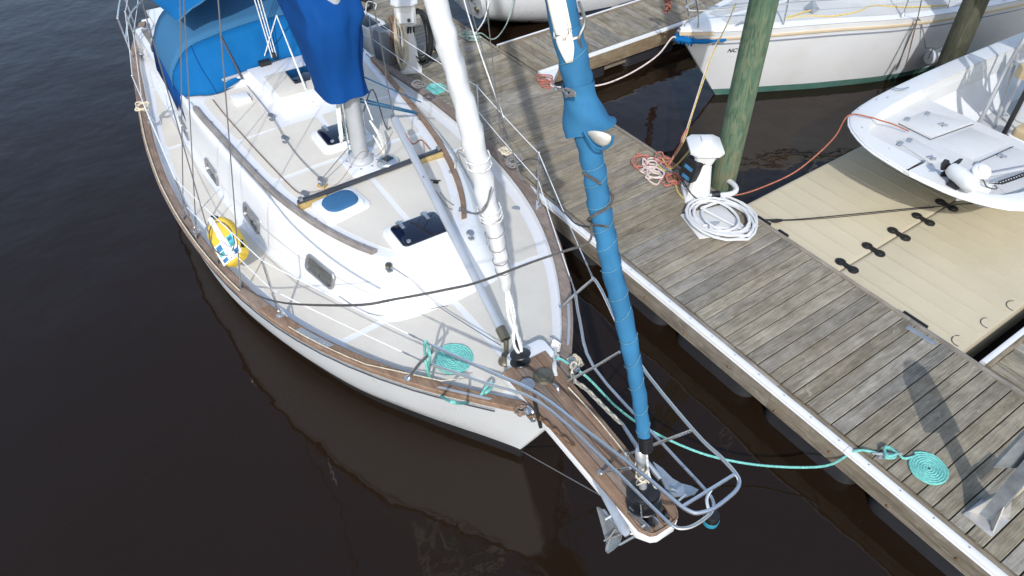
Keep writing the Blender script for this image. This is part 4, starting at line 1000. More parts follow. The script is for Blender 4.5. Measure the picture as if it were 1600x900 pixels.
# pulpit
def zu(x): return lerp(1.80, 1.97, min(max((x+.8)/2.1, 0), 1))
def zl(x): return lerp(1.50, 1.63, min(max((x+.8)/2.1, 0), 1))
def PT(px, py, f):
    z = 1.8
    for _ in range(12): z = f(B(px, py, z).x)
    return B(px, py, z)
up = [PT(*p, zu) for p in ((676, 540), (757, 577), (840, 615), (920, 676), (1001, 738), (1050, 779), (1066, 792))]+[PT(*p, zu) for p in ((1080, 800), (1092, 801.5), (1114, 795), (1135, 780), (1150, 766), (1155, 754), (1150, 741))]+[PT(*p, zu) for p in ((1128, 716), (1082, 671), (991.7, 557), (940, 454), (926, 434))]
sb = railpt(-.957, -1, .02); pb = B(879, 479, sheer(-1.3)+.04)
pbx = max(min(pb.x, -.8), -1.6); pb = Vector((pb.x, pb.y, pb.z))
u2 = [sb]+[sb.lerp(up[0], .5), up[0]+Vector((-.0, 0, -.06))]+up
MB().tube(cr(u2[:3], 1)+cr(up, 4)+cr([up[-1]+Vector((0, .01, -.02)), up[-1].lerp(pb, .5), pb], 3), .0135, 8).build('pulpit_rail', M['steel'], boat)
lo = [PT(*p, zl) for p in ((664, 566), (757, 598), (840, 627), (938, 713), (1035.7, 808.5), (1050, 820), (1062, 825.5), (1080, 823), (1100, 811), (1113, 798), (1114, 783), (1099, 762), (1036, 694), (928, 574), (906, 500), (899, 458))]
MB().tube(cr(lo, 4), .0125, 8).build('pulpit_rail', M['steel'], boat)
a, b = PT(1067, 791, zu), PT(1148, 741, zu); MB().tube([a, b], .012, 8).build('pulpit_crossbar', M['steel'], boat)
a = PT(1103, 807, zl); b = PT(1121, 775, zu); 
MB().tube(cr([PT(1113, 800, zl), PT(1106, 796, zl)+Vector((0, 0, .02)), PT(1102, 786, zl)+Vector((0, 0, .06)), PT(1108, 776, zl)+Vector((0, 0, .1))], 4), .012, 8).build('pulpit_stay', M['steel'], boat)
for q in ((B(938, 738, ZB), PT(985, 731, lambda x: zl(x)+.02), None), (B(979, 711, ZB), PT(1021, 695, zl), PT(1082, 672, zu)), (B(882, 598, 1.31), PT(928, 574, zl), PT(968, 550, zu))):
    pts = [p for p in q if p is not None]; MB().tube(pts, .012, 8).lathe([(.026, 0), (.024, .005), (.013, .008)], 12, Matrix.Translation(pts[0])).build('pulpit_leg', M['steel'], boat)
for p in (sb, pb): MB().lathe([(.035, -.004), (.033, .008), (.015, .02)], 12, Matrix.Translation(p)).build('rail_foot', M['steel'], boat)
c = PT(1114, 803, zl)-Vector((0, 0, .05)); nl = MB().lathe([(.05, -.06), (.052, -.01), (.05, 0), (.052, .03), (.045, .045), (0, .05)], 16, Matrix.Translation(c)).build('bow_light', M['black'], boat)
MB().lathe([(.054, -.05), (.055, -.015), (.05, -.012)], 16, Matrix.Translation(c)).build('lens', M['navlight'], nl)
MB().tube(cr([PT(834, 622, zl), B(838, 640, 1.45), B(845, 668, 1.3)], 4), .016, 6).build('windlass_lead', M['black'], boat)

# stanchions and lifelines
ST = {}
for s, L in ((-1, ((437.8, 493), (307, 362), (235, 191), (220, 84))),):
    for px, py in L:
        b_ = B(px, py, 1.0)
        for _ in range(6): b_ = B(px, py, sheer(b_.x)+.037)
        ST[px] = b_
tops = []
for s in (-1, 1):
    tl = []
    for i, b_ in enumerate(ST.values()):
        b_ = b_.copy(); b_.y *= -s
        if s == 1 and i == 0: b_ = Vector((-2.5, half(-2.5)-.05, sheer(-2.5)+.037))
        if s == 1 and i > 0: b_.y = half(b_.x)-.04
        t = b_+Vector((0, -s*.02*0, .7))
        o = MB().tube([b_, t], [.0135, .012], 8).lathe([(.038, 0), (.036, .01), (.02, .02), (.018, .07)], 12, Matrix.Translation(b_)).ball(t, .014, 6).build('stanchion', M['steel'], boat)
        MB().tube([b_+Vector((0, 0, .0)), b_+Vector((.05, -s*.05, .0)), b_+Vector((0.0, -s*.02, .09))], .009, 6).build('stanchion_brace', M['steel'], boat)
        tl.append((b_, t))
    tops.append(tl)
for s, tl in ((-1, tops[0]), (1, tops[1])):
    for h, e in ((1.0, up[0] if s < 0 else up[-1]), (.5, lo[0] if s < 0 else lo[-1])):
        pts = [e]
        for b_, t in tl: pts.append(b_.lerp(t, h-.015))
        pts.append(pts[-1]+(pts[-1]-pts[-2]).normalized()*2.2+Vector((0, s*-.2, 0)))
        q = []
        for a, b in zip(pts, pts[1:]): q += sag(a, b, .012, 6)[:-1]
        q.append(pts[-1]); MB().tube(q, .0055, 5).build('lifeline', M['lifeline'], boat)
        a = pts[0]; dd = (pts[1]-a).normalized()
        MB().tube([a, a+dd*.05, a+dd*.07, a+dd*.16, a+dd*.18, a+dd*.24], [.006, .009, .006, .006, .009, .005], 6).build('turnbuckle', M['steel_dull'], boat)
# stern rail
for s in (-1, 1):
    b_ = Vector((-10.9, s*1.15, sheer(-10.9)+.03))
    for h in (.35, .7): MB().tube(cr([b_+Vector((1.0, s*.28, h)), b_+Vector((0, 0, h)), b_+Vector((-.6, -s*.4, h))], 4), .0135, 6).build('stern_rail', M['steel'], boat)
    for dx, dy in ((1.0, .28), (0, 0)): MB().tube([b_+Vector((dx, s*dy, 0)), b_+Vector((dx, s*dy, .7))], .0135, 6).build('stern_rail_post', M['steel'], boat)
# standing rigging
def turnbk(a, d):
    MB().tube([a, a+d*.06, a+d*.08, a+d*.24, a+d*.26, a+d*.34], [.01, .012, .008, .009, .012, .006], 6).build('turnbuckle', M['steel_dull'], boat)
    MB().box(a-d*.03, (.06, .012, .1), .003).build('chainplate', M['steel_dull'], boat)
SB = [(-3.06, -1.673), (-4.207, -1.83), (-4.672, -1.78), (-3.602, -1.766)]
tips = [(MX, MY, 8.5), (MX, MY, 8.6), (MX, MY, 8.0), (MX-.05, -1.27, 8.3)]
for s in (-1, 1):
    for (x, y), t in zip(SB, tips):
        a = Vector((x, s*(half(x)-.05), sheer(x)+.05)); t = Vector((t[0], -s*t[1] if abs(t[1]) > .5 else t[1], t[2]))
        d = (t-a).normalized(); MB().tube([a+d*.3, t], .006, 5).build('shroud', M['wire'], boat); turnbk(a, d)
        if abs(t.y) > .5: MB().tube([t, (MX, MY, 13.1)], .006, 5).build('shroud', M['wire'], boat)
MB().tube([(-11.5, 0, .6), (MX-.1, MY, 13.3)], .006, 5).build('backstay', M['wire'], boat)

# ---------------------------------------------------------------- running rigging
def line(name, pts, r, m, n=5, parent=boat): return MB().tube(cr(pts, n), r, 5).build(name, M[m], parent)
line('control_line', [S(333, 158, .02), S(352, 182, .02), S(390, 225, .02), S(430, 268, .02), S(462, 300, .02), BLK['c']+Vector((0, 0, .05))], .007, 'rope_brown')
line('control_line', [S(386, 137, .04), BLK['a']+Vector((0, 0, .05)), BLK['b']+Vector((0, 0, .05)), S(470, 253, .04), BLK['w']+Vector((0, 0, .09))], .006, 'rope_grey')
line('control_line', [BLK['w']+Vector((0, 0, .09)), Vector((MX, MY-.12, mz+.22))], .006, 'rope_grey')
line('control_line', [BLK['c']+Vector((0, 0, .06)), S(530, 302, .12), S(570, 275, .3), BY(590, 243, .1), BY(614, 205, .25)], .0035, 'rope_brown')
q = tv.location+Vector((0, 0, .08))
for dx in (-.03, 0, .03): line('mainsheet', [c0 for c0 in (a for a in [Vector((-6.33, -.03+dx, 1.7)), Vector((-6.6, -.03+dx*1.5, 3.2))])], .007, 'rope_white')
MB().lathe([(.04, -.02), (.045, 0), (.04, .02)], 12, frame((-6.34, -.03, 1.72), (0, 1, 0))).build('mainsheet_block', M['black'], boat)
ap = BY(432, 24, .1)
for e in (S(411, 112, .08), S(486, 165, .05), S(488, 166, .05)): line('vang_line', [ap, e], .0075, 'rope_white')
line('halyard_tail', [BY(485, 103, .1), S(488, 140, .05), S(489, 166, .06), S(497, 168, .03)], .006, 'rope_white')
# blue tackle from the mast to the port side
pt = S(651, 187, .05)
for o_ in (0, .035): line('preventer_tackle', [Vector((MX+.02, MY+.1, 2.2+o_)), pt+Vector((o_, 0, .03+o_))], .011, 'rope_blue')
line('preventer_tackle', [Vector((MX, MY+.12, 2.5)), pt+Vector((-.1, .12, .1))], .008, 'rope_blue')
line('boom_lift', [p1+Vector((0, 0, .02)), BY(605, 132, .3), BY(582, 0, .25), Vector((MX+.1, MY+.05, 8))], .006, 'wire')
for k in range(5):
    rr = random.Random(k); z0 = 2.33-.02*k
    line('halyard_coil', [Vector((MX+.02, MY-.12, z0)), Vector((MX+.05+rr.uniform(-.04, .04), MY-.17, z0-.18)), Vector((MX+.02+rr.uniform(-.05, .05), MY-.18, z0-.36-.03*k)), Vector((MX-.04, MY-.16, z0-.2)), Vector((MX-.01, MY-.12, z0-.02))], .008, 'rope_white')
    line('halyard_coil', [Vector((MX+.08, MY+.14, 2.0)), Vector((MX+.12+.03*rr.random(), MY+.2+.05*rr.random(), 1.78)), Vector((MX+.1, MY+.24, 1.55+.05*rr.random())), Vector((MX+.06, MY+.16, 1.8))], .009, 'rope_white')
line('halyard', [Vector((MX+.05, MY+.1, 2.4)), Vector((MX+.09, MY+.17, 2.0))], .009, 'rope_white')
for y_ in (-.1, .11): line('halyard', [Vector((MX-.02, MY+y_, 1.75)), Vector((MX-.02, MY+y_*.95, 4.5)), Vector((MX-.02, MY+y_*.9, 13))], .007, 'rope_white')
line('halyard', [Vector((MX-.06, MY-.1, 1.62)), Vector((MX-.05, MY-.1, 3.0))], .006, 'rope_green')
line('control_line', [Vector((MX+.05, MY+.1, 2.1)), S(588, 175, .3), S(603, 203, .05), S(611, 205, .06)], .008, 'rope_dark')
line('control_line', [S(672, 241, .07), S(660, 233, .12), BY(645, 225, .35), BY(633, 208, .32)], .008, 'rope_orange')
line('furling_lead', [S(611, 421, .04), S(645, 454, .12), S(684, 488, .1), S(732, 520, .1), S(783, 554, .12)], .005, 'wire')
line('jackline', [S(530, 465, .02), S(590, 495, .02), S(700, 480, .02)], .004, 'rope_grey')
# genoa sheets: dark line along the starboard rail, then across to the clew
A = railpt(-3.0, -1)+Vector((0, .02, .02)); Bq = gP[38]+Vector((.0, -.08, .02))
ctrl = [railpt(-4.6, -1, .03)+Vector((0, 0, .01)), railpt(-3.7, -1, .03)+Vector((0, 0, .01)), A]
span = [(431, 471, .02), (545, 477, .12), (620, 467, .25), (700, 452, .4), (750, 440, .52), (830, 410, .75), (880, 393, .88), (920, 378, .97)]
pa, pbq = A, Bq
pts = list(ctrl)
for px, py, f in span:
    y = lerp(A.y, Bq.y, f); pts.append(BY(px, py, y))
pts.append(Bq); line('genoa_sheet', pts, .0075, 'rope_dark')
c = lambda f, a, k=1.1: ringat(f, rg_(f)*k)[int(a) % 20]
line('genoa_sheet', [Bq]+[c(38+.8*i, 6+i*2.3) for i in range(9)]+[c(46, 14), c(48, 10)], .009, 'rope_dark')
line('genoa_sheet', [Bq, c(38, 14, 1.4), BY(905, 352, .35), BY(885, 335, .8), BY(870, 318, 1.1), Vector((-2.55, half(-2.55)-.05, sheer(-2.55)+.62)), railpt(-3.4, 1)], .007, 'rope_dark')
MB().tube([railpt(-3.0-.1*i, -1, .035)+Vector((0, 0, .012)) for i in range(50)], .008, 5).build('genoa_sheet', M['rope_cream'], boat)
MB().tube([railpt(-2.2+.08*i, -1, .03)+Vector((0, 0, .006)) for i in range(12)]+[B(690, 595, 1.3), B(735, 590, 1.3)], .005, 5).build('rail_cord', M['rope_cream'], boat)
# cord bundles made off on the lifelines
def bundle(name, c, n, s, m, r_=.008, seed=0, parent=boat):
    rr = random.Random(seed); mm = MB()
    for k in range(n):
        a = rr.uniform(0, 6.3); e = Vector((cos(a), sin(a), rr.uniform(-.3, .3)))*s; f = Vector((-sin(a), cos(a), rr.uniform(-.6, .6)))*s*rr.uniform(.4, .8)
        mm.tube(cr([c+e, c+f, c-e, c-f], 5, True), r_, 5, True)
    return mm.build(name, M[m], parent)
bundle('tied_cord', B(222, 166, 1.05), 6, .1, 'rope_cream', .008, 1)
bundle('tied_cord', B(790, 236, 1.25), 5, .09, 'rope_cream', .01, 2)
bundle('tied_cord', B(803, 252, 1.2), 5, .1, 'rope_grey', .01, 3)
bundle('tied_cord', B(742, 203, 1.1), 4, .08, 'rope_green', .009, 4)
bundle('tied_cord', B(655, 132, 1.4), 3, .1, 'rope_grey', .01, 5)
bundle('chain_lashing', B(815, 640, 1.3), 6, .06, 'rope_brown', .008, 6)
bundle('chain_lashing', B(899, 565, 1.28), 5, .07, 'rope_cream', .008, 7)
bundle('chain_lashing', B(885, 603, 1.3), 5, .06, 'steel', .008, 8)
line('sprit_cord', [B(888, 605, 1.4), B(938, 660, ZB+.03), B(1000, 738, ZB+.06)], .006, 'rope_cream')
MB().tube([(-.5, 0, .06), (XT-.12, .02, ZB-.11)], .005, 5).build('bobstay', M['wire'], boat)
# ================================================================ THINGS ON THE BIG SAILBOAT (built in its frame, each a thing of its own)
def own(name, label, cat, group=None):
    o = thing(name, label, cat, BO, BPH, group, local=True); return o
def settle(o):
    "move an Empty's origin to the foot of its parts"
    ch = [c for c in o.children]
    lo = Vector((sum(c.location.x for c in ch)/len(ch), sum(c.location.y for c in ch)/len(ch), min(c.location.z for c in ch)))
    for c in ch: c.location -= lo
    o.location = fromB(lo); return o
def single(m, name, mt, label, cat, group=None, boatframe=True):
    if boatframe: m.v = [fromB(p) for p in m.v]
    return prop(m.build(name, M[mt]), label, cat, group)
# starboard anchor: plough with shank and chain
an = own('anchor', 'galvanised plough anchor hanging at the starboard side of the bowsprit tip', 'anchor')
def A(px, py, z): return B(px, py, z)
s0, s1 = A(901, 699, 1.37), A(984, 838, 1.22)
s0.y -= .0
dsh = (s1-s0).normalized(); fr = frame((s0+s1)/2, Vector((0, -.5, .8)), dsh); L = (s1-s0).length
MB().prism([(-L/2, -.016), (-L/2+.25, -.026), (L/2-.05, -.036), (L/2, -.02), (L/2, .02), (L/2-.05, .036), (-L/2+.25, .026), (-L/2, .016)], -.01, .012, .004, fr).build('shank', M['galv'], an)
hd = A(972, 828, 1.18)
tip_t = A(933, 792, 1.1); bot = A(950, 865, .92); keel = A(947, 845, .98); c2 = A(968, 851, 1.02); c3 = A(946, 861, .94); mid = A(962, 838, .97)
def plate(name, P, parent, th=.016, m='galv', nudge=Vector((0, 0, -1))):
    n = (P[1]-P[0]).cross(P[-1]-P[0]).normalized()*th/2
    return MB().loft([[p-n for p in P], [p+n for p in P]], True, True, True).build(name, M[m], parent, ang=25)
plate('fluke', [tip_t, A(944, 798, 1.14), A(970, 826, 1.18), A(973, 830, 1.17), mid, A(947, 843, .96)], an)
plate('fluke', [A(947, 843, .963), mid+Vector((0, 0, .003)), A(973, 831, 1.165), A(971, 842, 1.1), c2, A(958, 860, .97), bot, c3], an)
MB().tube([A(943, 797, 1.15), A(955, 812, 1.17), A(970, 828, 1.19)], .013, 6).build('fluke_ridge', M['galv'], an)
MB().tube([A(944, 845, 1.0), A(953, 839, 1.05), A(962, 826, 1.12)], .008, 5).tube([A(947, 858, .98), A(953, 842, 1.03), A(975, 832, 1.15)], .008, 5).build('lashing', M['rope_grey'], an)
MB().tube([A(972, 833, 1.15), A(997, 835, 1.15), A(1010, 834.5, 1.15)], [.009, .009, .006], 6).build('stock', M['galv'], an)
MB().tube([A(968, 851, 1.02), A(984, 842, 1.1), A(999, 834, 1.16)], .01, 6).build('stock', M['galv'], an)
MB().tube([A(969, 829, 1.19), A(985, 819, 1.27), A(996, 811, 1.3)], .011, 6).build('crown_pin', M['steel'], an)
MB().tube([A(956, 806, 1.2), A(946, 812, 1.17)], .011, 6).build('crown_pin', M['steel'], an)
settle(an)
# port anchor: spade fluke past the drum, long rod shank
an2 = own('anchor', 'grey spade anchor on the port side of the bowsprit behind the furling drum', 'anchor')
MB().tube([A(972, 662, 1.36), A(992, 693, 1.34), A(1010, 722, 1.3), A(1032, 748, 1.26)], [.014, .018, .022, .024], 8).build('shank', M['galv'], an2)
pz = lambda px, py: A(px, py, 1.22-.0012*(px-1030))
plate('fluke', [pz(1020, 722), pz(1034, 732), pz(1050, 748), pz(1064, 756), pz(1080, 760), pz(1091, 766), pz(1085, 773), pz(1070, 777), pz(1052, 776), pz(1040, 764)], an2)
MB().tube([A(1060, 783, 1.2), A(1072, 773, 1.18)], .009, 6).tube([A(1048, 764, 1.25), A(1058, 768, 1.22)], .012, 6).build('stock', M['steel'], an2)
settle(an2)
def chain(label, P, m, d=.038, rr=.0095):
    pts = resamp(P, max(4, int(sum((b-a).length for a, b in zip(P, P[1:]))/(d*1.25)))); ch = own('anchor_chain', label, 'chain', 'anchor chains on the bow')
    for i, (a, b) in enumerate(zip(pts, pts[1:])):
        t = (b-a).normalized(); c = (a+b)/2; e = Vector((0, 0, 1)); e = (e-t*e.dot(t)).normalized(); f = t.cross(e)
        s = e if i % 2 else (f*.8+e*.6).normalized()
        R = [c+t*(cos(q)*d*.95)+s*(sin(q)*d*.52) for q in [2*pi*k/8 for k in range(8)]]
        MB().tube(R, rr, 5, True).build('link', M[m], ch)
    return settle(ch)
chain('pale worn chain leading from the port bow rail to the rod shank', cr([B(897, 567, 1.42), B(893, 579, 1.36), B(899, 596, 1.36), B(915, 607, 1.36), B(940, 632, 1.35), B(955, 647, 1.36), B(970, 661, 1.37)], 5), 'chain')
chain('rusty chain lying along the starboard side of the teak bowsprit', cr([B(826, 650, 1.35), B(840, 651, ZB+.03), B(856, 663, ZB+.03), B(880, 684, ZB+.03), B(896, 697, 1.38)], 5), 'rusty')
# yellow horseshoe buoy pack lashed by the starboard rail
lb = own('lifebuoy', 'yellow horseshoe buoy in its white strapped cover standing on the starboard side deck', 'lifebuoy')
c = B(354, 377, 1.28); fr = frame(c, Vector((.32, -.55, .75)), B(369, 400, 1.16)-B(334, 348, 1.36))
out = [(.27*math.copysign(abs(cos(t))**.6, cos(t)), .155*math.copysign(abs(sin(t))**.6, sin(t))*(1+.06*cos(t))) for t in [2*pi*k/32 for k in range(32)]]
MB().prism(out, -.055, .055, .035, fr).build('buoy_body', M['yellow_foam'], lb, ang=50)
MB().prism(rrect(-.3, -.028, .25, .03, .01), .05, .068, .005, fr).build('webbing_strap', M['strap_white'], lb)
def pn(x0, y0, x1, y1, m, z=.0575): return MB().prism(rrect(x0, y0, x1, y1, .004, 2), z-.006, z, 0, fr).build('printed_panel', M[m], lb)
pn(.0, -.13, .24, .12, 'strap_white'); pn(.0, .04, .13, .11, 'print_teal', .0585); pn(.02, .05, .06, .1, 'print_blue', .0592); pn(.02, -.11, .09, -.045, 'print_blue', .0595); pn(.1, -.115, .15, -.05, 'print_teal', .0595); pn(.18, -.11, .225, -.05, 'print_blue', .059); pn(.17, .045, .22, .1, 'print_blue', .059)
m = MB(); rr = random.Random(5)
for i in range(12): m.box(fr @ Vector((.19+.05*rr.random(), -.02+.09*rr.random(), .07)), (.012, .006, .002), M=frame((0, 0, 0), fr.to_3x3() @ Vector((0, 0, 1)), fr.to_3x3() @ Vector((1, 0, 0))))
m.build('printed_lettering', M['print_dark'], lb)
MB().tube([fr @ Vector(p) for p in [(-.3, .02, .05), (-.27, .05, .06), (-.24, .07, .06)]], .02, 6).tube([fr @ Vector((.12, .15, .02)), fr @ Vector((.2, .13, .03))], .022, 6).build('buckle', M['black'], lb)
MB().tube([fr @ Vector((.2*cos(t)-.02, .13*sin(t), .062)) for t in [2*pi*k/20 for k in range(20)]], .006, 5, True).build('grab_line', M['rope_dark'], lb)
settle(lb)
# coiled ropes -----------------------------------------------------
def spiral(c, r0, r1, turns_, rope, tail=(), sx=1.0, rz=0.0, lift=0.0, n=20, up=Vector((0, 0, 1))):
    pts = []
    for i in range(int(turns_*n)+1):
        t = i/(turns_*n); a = 2*pi*i/n; q = lerp(r0, r1, t); x, y = q*cos(a)*sx, q*sin(a)
        pts.append(Vector(c)+Vector((x*cos(rz)-y*sin(rz), x*sin(rz)+y*cos(rz), rope+lift*(1-t)+.003*sin(a*3+i))))
    return pts+[Vector(p) for p in tail]
def OUT(px, py, o=.03):
    z = 1.2
    for _ in range(25):
        b_ = B(px, py, z); e_ = -(half(b_.x)+o)-b_.y; z += e_*.8; z = max(.5, min(1.7, z))
    return B(px, py, z)
# teal bow line coil on the foredeck, its tail over the pulpit and down the side
c = down(S(709, 563).x, S(709, 563).y, .002); rr_ = .0125
pts = spiral(c, .015, .175, 7.5, rr_)
tail = cr([pts[-1], S(668, 585, .03), PT(672, 560, lambda x: zu(x)-.1), PT(668, 538, lambda x: zu(x)-.02), PT(664, 535, lambda x: zu(x)+.0), B(664, 555, 1.6), B(670, 585, 1.38), OUT(684, 612, .035), OUT(697, 624, .03), OUT(720, 630, .03), OUT(742, 626, .03), B(756, 616, 1.25), B(770, 603, 1.3), B(764, 599, 1.31), B(750, 620, 1.26)], 5)
single(MB().tube(pts+tail[1:], rr_, 6), 'rope_coil', 'rope_teal', 'teal rope in a flat spiral coil on the foredeck of the big sailboat', 'rope', 'teal dock lines')
# teal bow line from the bow out to the cleat on the main dock, ending in a flat coil
a = fromB(B(880, 563, 1.33)); e = pc+Vector((-.02, -.03, .04)); m_ = fromB(B(918, 590, 1.22))
pts = [fromB(B(868, 560, 1.36)), a, m_]
span = []
for px, py, f in ((960, 633, .18), (1000, 663, .33), (1060, 694, .5), (1120, 715, .65), (1200, 728, .8), (1290, 728, .93)):
    d_ = ray(px, py); k = (lerp(m_.x, e.x, f)-0)/d_.x; 
    # a sight line meets the upright plane through both ends of the rope
    n_ = Vector((-(e.y-m_.y), e.x-m_.x, 0)); k = (m_.dot(n_)-0)/d_.dot(n_); span.append(Vector((d_.x*k, d_.y*k, CAM_Z+d_.z*k)))
pts += span+[Vector((e.x-.16, T0-.01, ZD+.03)), e]
cc = W(1449, 733, ZD)
turn = [pc+Vector(v) for v in ((.06, .04, .04), (.02, -.05, .06), (-.05, .05, .06), (.05, .05, .075), (.02, -.04, .08), (-.05, .03, .06), (.04, .1, .03))]
sp = spiral(cc, .012, .165, 7, .011)
ln = MB().tube(cr(pts+turn+[W(1412, 716, ZD+.015), W(1430, 713, ZD+.013)], 5), .0115, 6)
rz_ = atan2((W(1432, 714, ZD)-cc).y, (W(1432, 714, ZD)-cc).x)
ln.tube([Vector((cc.x+(p.x-cc.x)*cos(rz_)-(p.y-cc.y)*sin(rz_), cc.y+(p.x-cc.x)*sin(rz_)+(p.y-cc.y)*cos(rz_), p.z)) for p in sp], .0115, 6)
single(ln, 'mooring_line', 'rope_teal', 'teal mooring line from the bow to the dock cleat, its end in a flat spiral', 'rope', 'teal dock lines', False)
c = W(680, 140, ZD); single(MB().tube(spiral(c, .012, .17, 6.5, .011, sx=1.0), .0125, 6), 'rope_coil', 'rope_teal', 'small teal rope spiral lying on the planks beside the far power pedestal', 'rope', 'teal dock lines', False)

# ================================================================ POWER PEDESTALS
def oct_(w, d, c): return [(w-c, -d), (w, -d+c), (w, d-c), (w-c, d), (-w+c, d), (-w, d-c), (-w, -d+c), (-w+c, -d)]
def pedestal(p, rz, H, label, far):
    t = thing('power_pedestal', label, 'power pedestal', (0, 0, 0), 0, 'dock power pedestals', local=True)
    def ring(w, d, c, z): return [Vector((x, y, z)) for x, y in oct_(w, d, c)]
    hb = H*.6 if not far else H*.52
    MB().prism(rrect(-.2, -.17, .2, .17, .03), 0, .05, .015).build('base_plate', M['ped'], t)
    MB().loft([ring(.165, .14, .03, .05), ring(.16, .135, .03, .12), ring(.12, .1, .03, hb)], True, True, True).build('column', M['ped'], t)
    hz = H-(.17 if not far else .42)
    if far:
        MB().loft([ring(.1, .09, .02, hb), ring(.1, .09, .02, hz)], True, True, True).build('neck', M['ped'], t)
        MB().loft([ring(.16, .13, .03, hz-.03), ring(.19, .16, .03, hz+.03), ring(.19, .16, .03, H-.1)], True, True, True).build('outlet_box', M['ped'], t)
        MB().loft([[Vector((.19, -.12, H-.22)), Vector((.19, .12, H-.22)), Vector((.19, .12, H-.39)), Vector((.19, -.12, H-.39))], [Vector((.2, -.12, H-.22)), Vector((.2, .12, H-.22)), Vector((.24, .12, H-.36)), Vector((.24, -.12, H-.36))]], True, True, True).build('outlet_cover', M['ped'], t)
        MB().lathe([(.028, 0), (.026, .012), (0, .016)], 12, frame((.235, .05, H-.32), (1, 0, .3))).build('outlet', M['black'], t)
    else:
        MB().loft([ring(.11, .095, .025, hb), ring(.15, .13, .03, hz-.02), ring(.15, .13, .03, H-.11)], True, True, True).build('outlet_box', M['ped'], t)
    MB().loft([ring(.2, .17, .06, H-.125), ring(.235, .2, .07, H-.105), ring(.235, .2, .07, H-.08), ring(.12, .1, .035, H-.02), ring(.07, .06, .02, H-.015), ring(.07, .06, .02, H+.015), ring(.05, .045, .02, H+.02)], True, True, True).build('cap', M['ped'], t, ang=25)
    MB().lathe([(.024, 0), (.022, .01), (0, .014)], 12, frame((.15, -.03, H-.052), (.5, 0, .85))).build('photo_cell', M['black'], t)
    t.location = p; t.rotation_euler = (0, 0, rz); return t
p1_ = W(1087, 303, ZD); ped1 = pedestal(p1_, -.62, .8, 'white power pedestal standing beside the green piling with a black meter on it', False)
p2_ = W(643, 106, ZD); ped2 = pedestal(p2_, -.5, 1.2, 'tall white power pedestal at top with black and cream hoses hung on it', True)
# black meter box strapped to the near pedestal
def at1(x, y, z): return p1_+Vector((x*cos(-.62)-y*sin(-.62), x*sin(-.62)+y*cos(-.62), z))
mt = thing('meter_box', 'black meter box with two blue labels strapped to the near pedestal', 'meter box', at1(-.02, -.2, .38))
fr = frame(W(1079, 264, .93), Vector((.02, -1, .12)), Vector((.1, 0, 1)))
MB().prism(rrect(-.15, -.11, .15, .11, .04), -.06, .055, .02, fr).build('case', M['black'], mt)
MB().prism(rrect(.01, -.07, .06, .06, .005, 2), .05, .058, 0, fr).build('label_panel', M['print_blue'], mt)
MB().prism(rrect(-.12, -.07, -.07, .05, .005, 2), .05, .058, 0, fr).build('label_panel', M['print_blue'], mt)
for z in (.2,): MB().tube(cr([at1(.0, -.26, .36), at1(.1, -.2, .25), at1(.16, -.1, .12), at1(.2, 0, .06), at1(.1, .1, .02)], 5), .008, 5).build('cable', M['rope_black'], mt)
MB().tube(cr([at1(-.1, -.22, .4), at1(.0, -.2, .2), at1(.14, -.16, .22), at1(.16, -.05, .5), at1(.15, .0, .55)], 5), .006, 5).build('cable', M['rope_black'], mt)
# shore power plug and socket on the pedestal
pg_ = thing('shore_plug', 'grey shore power plug on the planks at the foot of the green piling', 'plug', W(1118, 304, ZD))
MB().tube([W(1112, 305, ZD+.05), W(1124, 303, ZD+.06)], [.05, .045], 10).build('plug_body', M['black'], pg_)
MB().tube(cr([W(1124, 303, ZD+.06), W(1130, 308, ZD+.05), W(1134, 314, ZD+.03)], 5), .017, 8).build('cable', M['hose_white'], pg_)
# coiled white hose on its board
bd = W(1118, 347, ZD); 
single(MB().prism([(p.x, p.y) for p in (W(1063, 337, ZD), W(1092, 374, ZD), W(1172, 364, ZD), W(1128, 322, ZD))], ZD+.004, ZD+.022, .004), 'board', 'mat_white', 'white board lying on the dock under the coiled white hose', 'board', boatframe=False)
hs = MB(); rr = random.Random(2); cpt = W(1125, 345, ZD); pts = []
for i in range(7*18):
    t = i/18; a = 2*pi*t; q = .34+.09*sin(t*2.4)+.03*sin(t*5.1); lay = .04+.018*(t % 3)
    pts.append(Vector((cpt.x+.03*sin(t*1.3)+q*1.12*cos(a)*.95, cpt.y+.05*cos(t*1.7)+q*sin(a)*.95, ZD+lay+.012*sin(a*2+t))))
pts = cr([W(1128, 306, ZD+.05), W(1120, 316, ZD+.06), W(1095, 325, ZD+.06)], 4)+pts+[W(1098, 352, ZD+.07), W(1112, 350, ZD+.07)]
hose = thing('hose', 'white hose coiled in loose loops on a white board by the near pedestal', 'hose', cpt)
hs.tube(pts, .0165, 7).build('tube', M['hose_white'], hose)
MB().tube([W(1104, 351, ZD+.07), W(1116, 349, ZD+.07), W(1124, 347, ZD+.07)], [.02, .022, .012], 8).tube([W(1106, 346, ZD+.08), W(1108, 357, ZD+.08)], .012, 6).build('nozzle', M['greyplate'], hose)
m = MB().tube(cr([W(1130, 277, .52), W(1146, 288, .55), W(1150, 297, .55), W(1142, 303, .55), W(1126, 305, .54)], 6), .035, 10); 
single(m, 'pipe_loop', 'hose_white', 'short loop of thick white pipe at the foot of the green piling', 'pipe', boatframe=False)
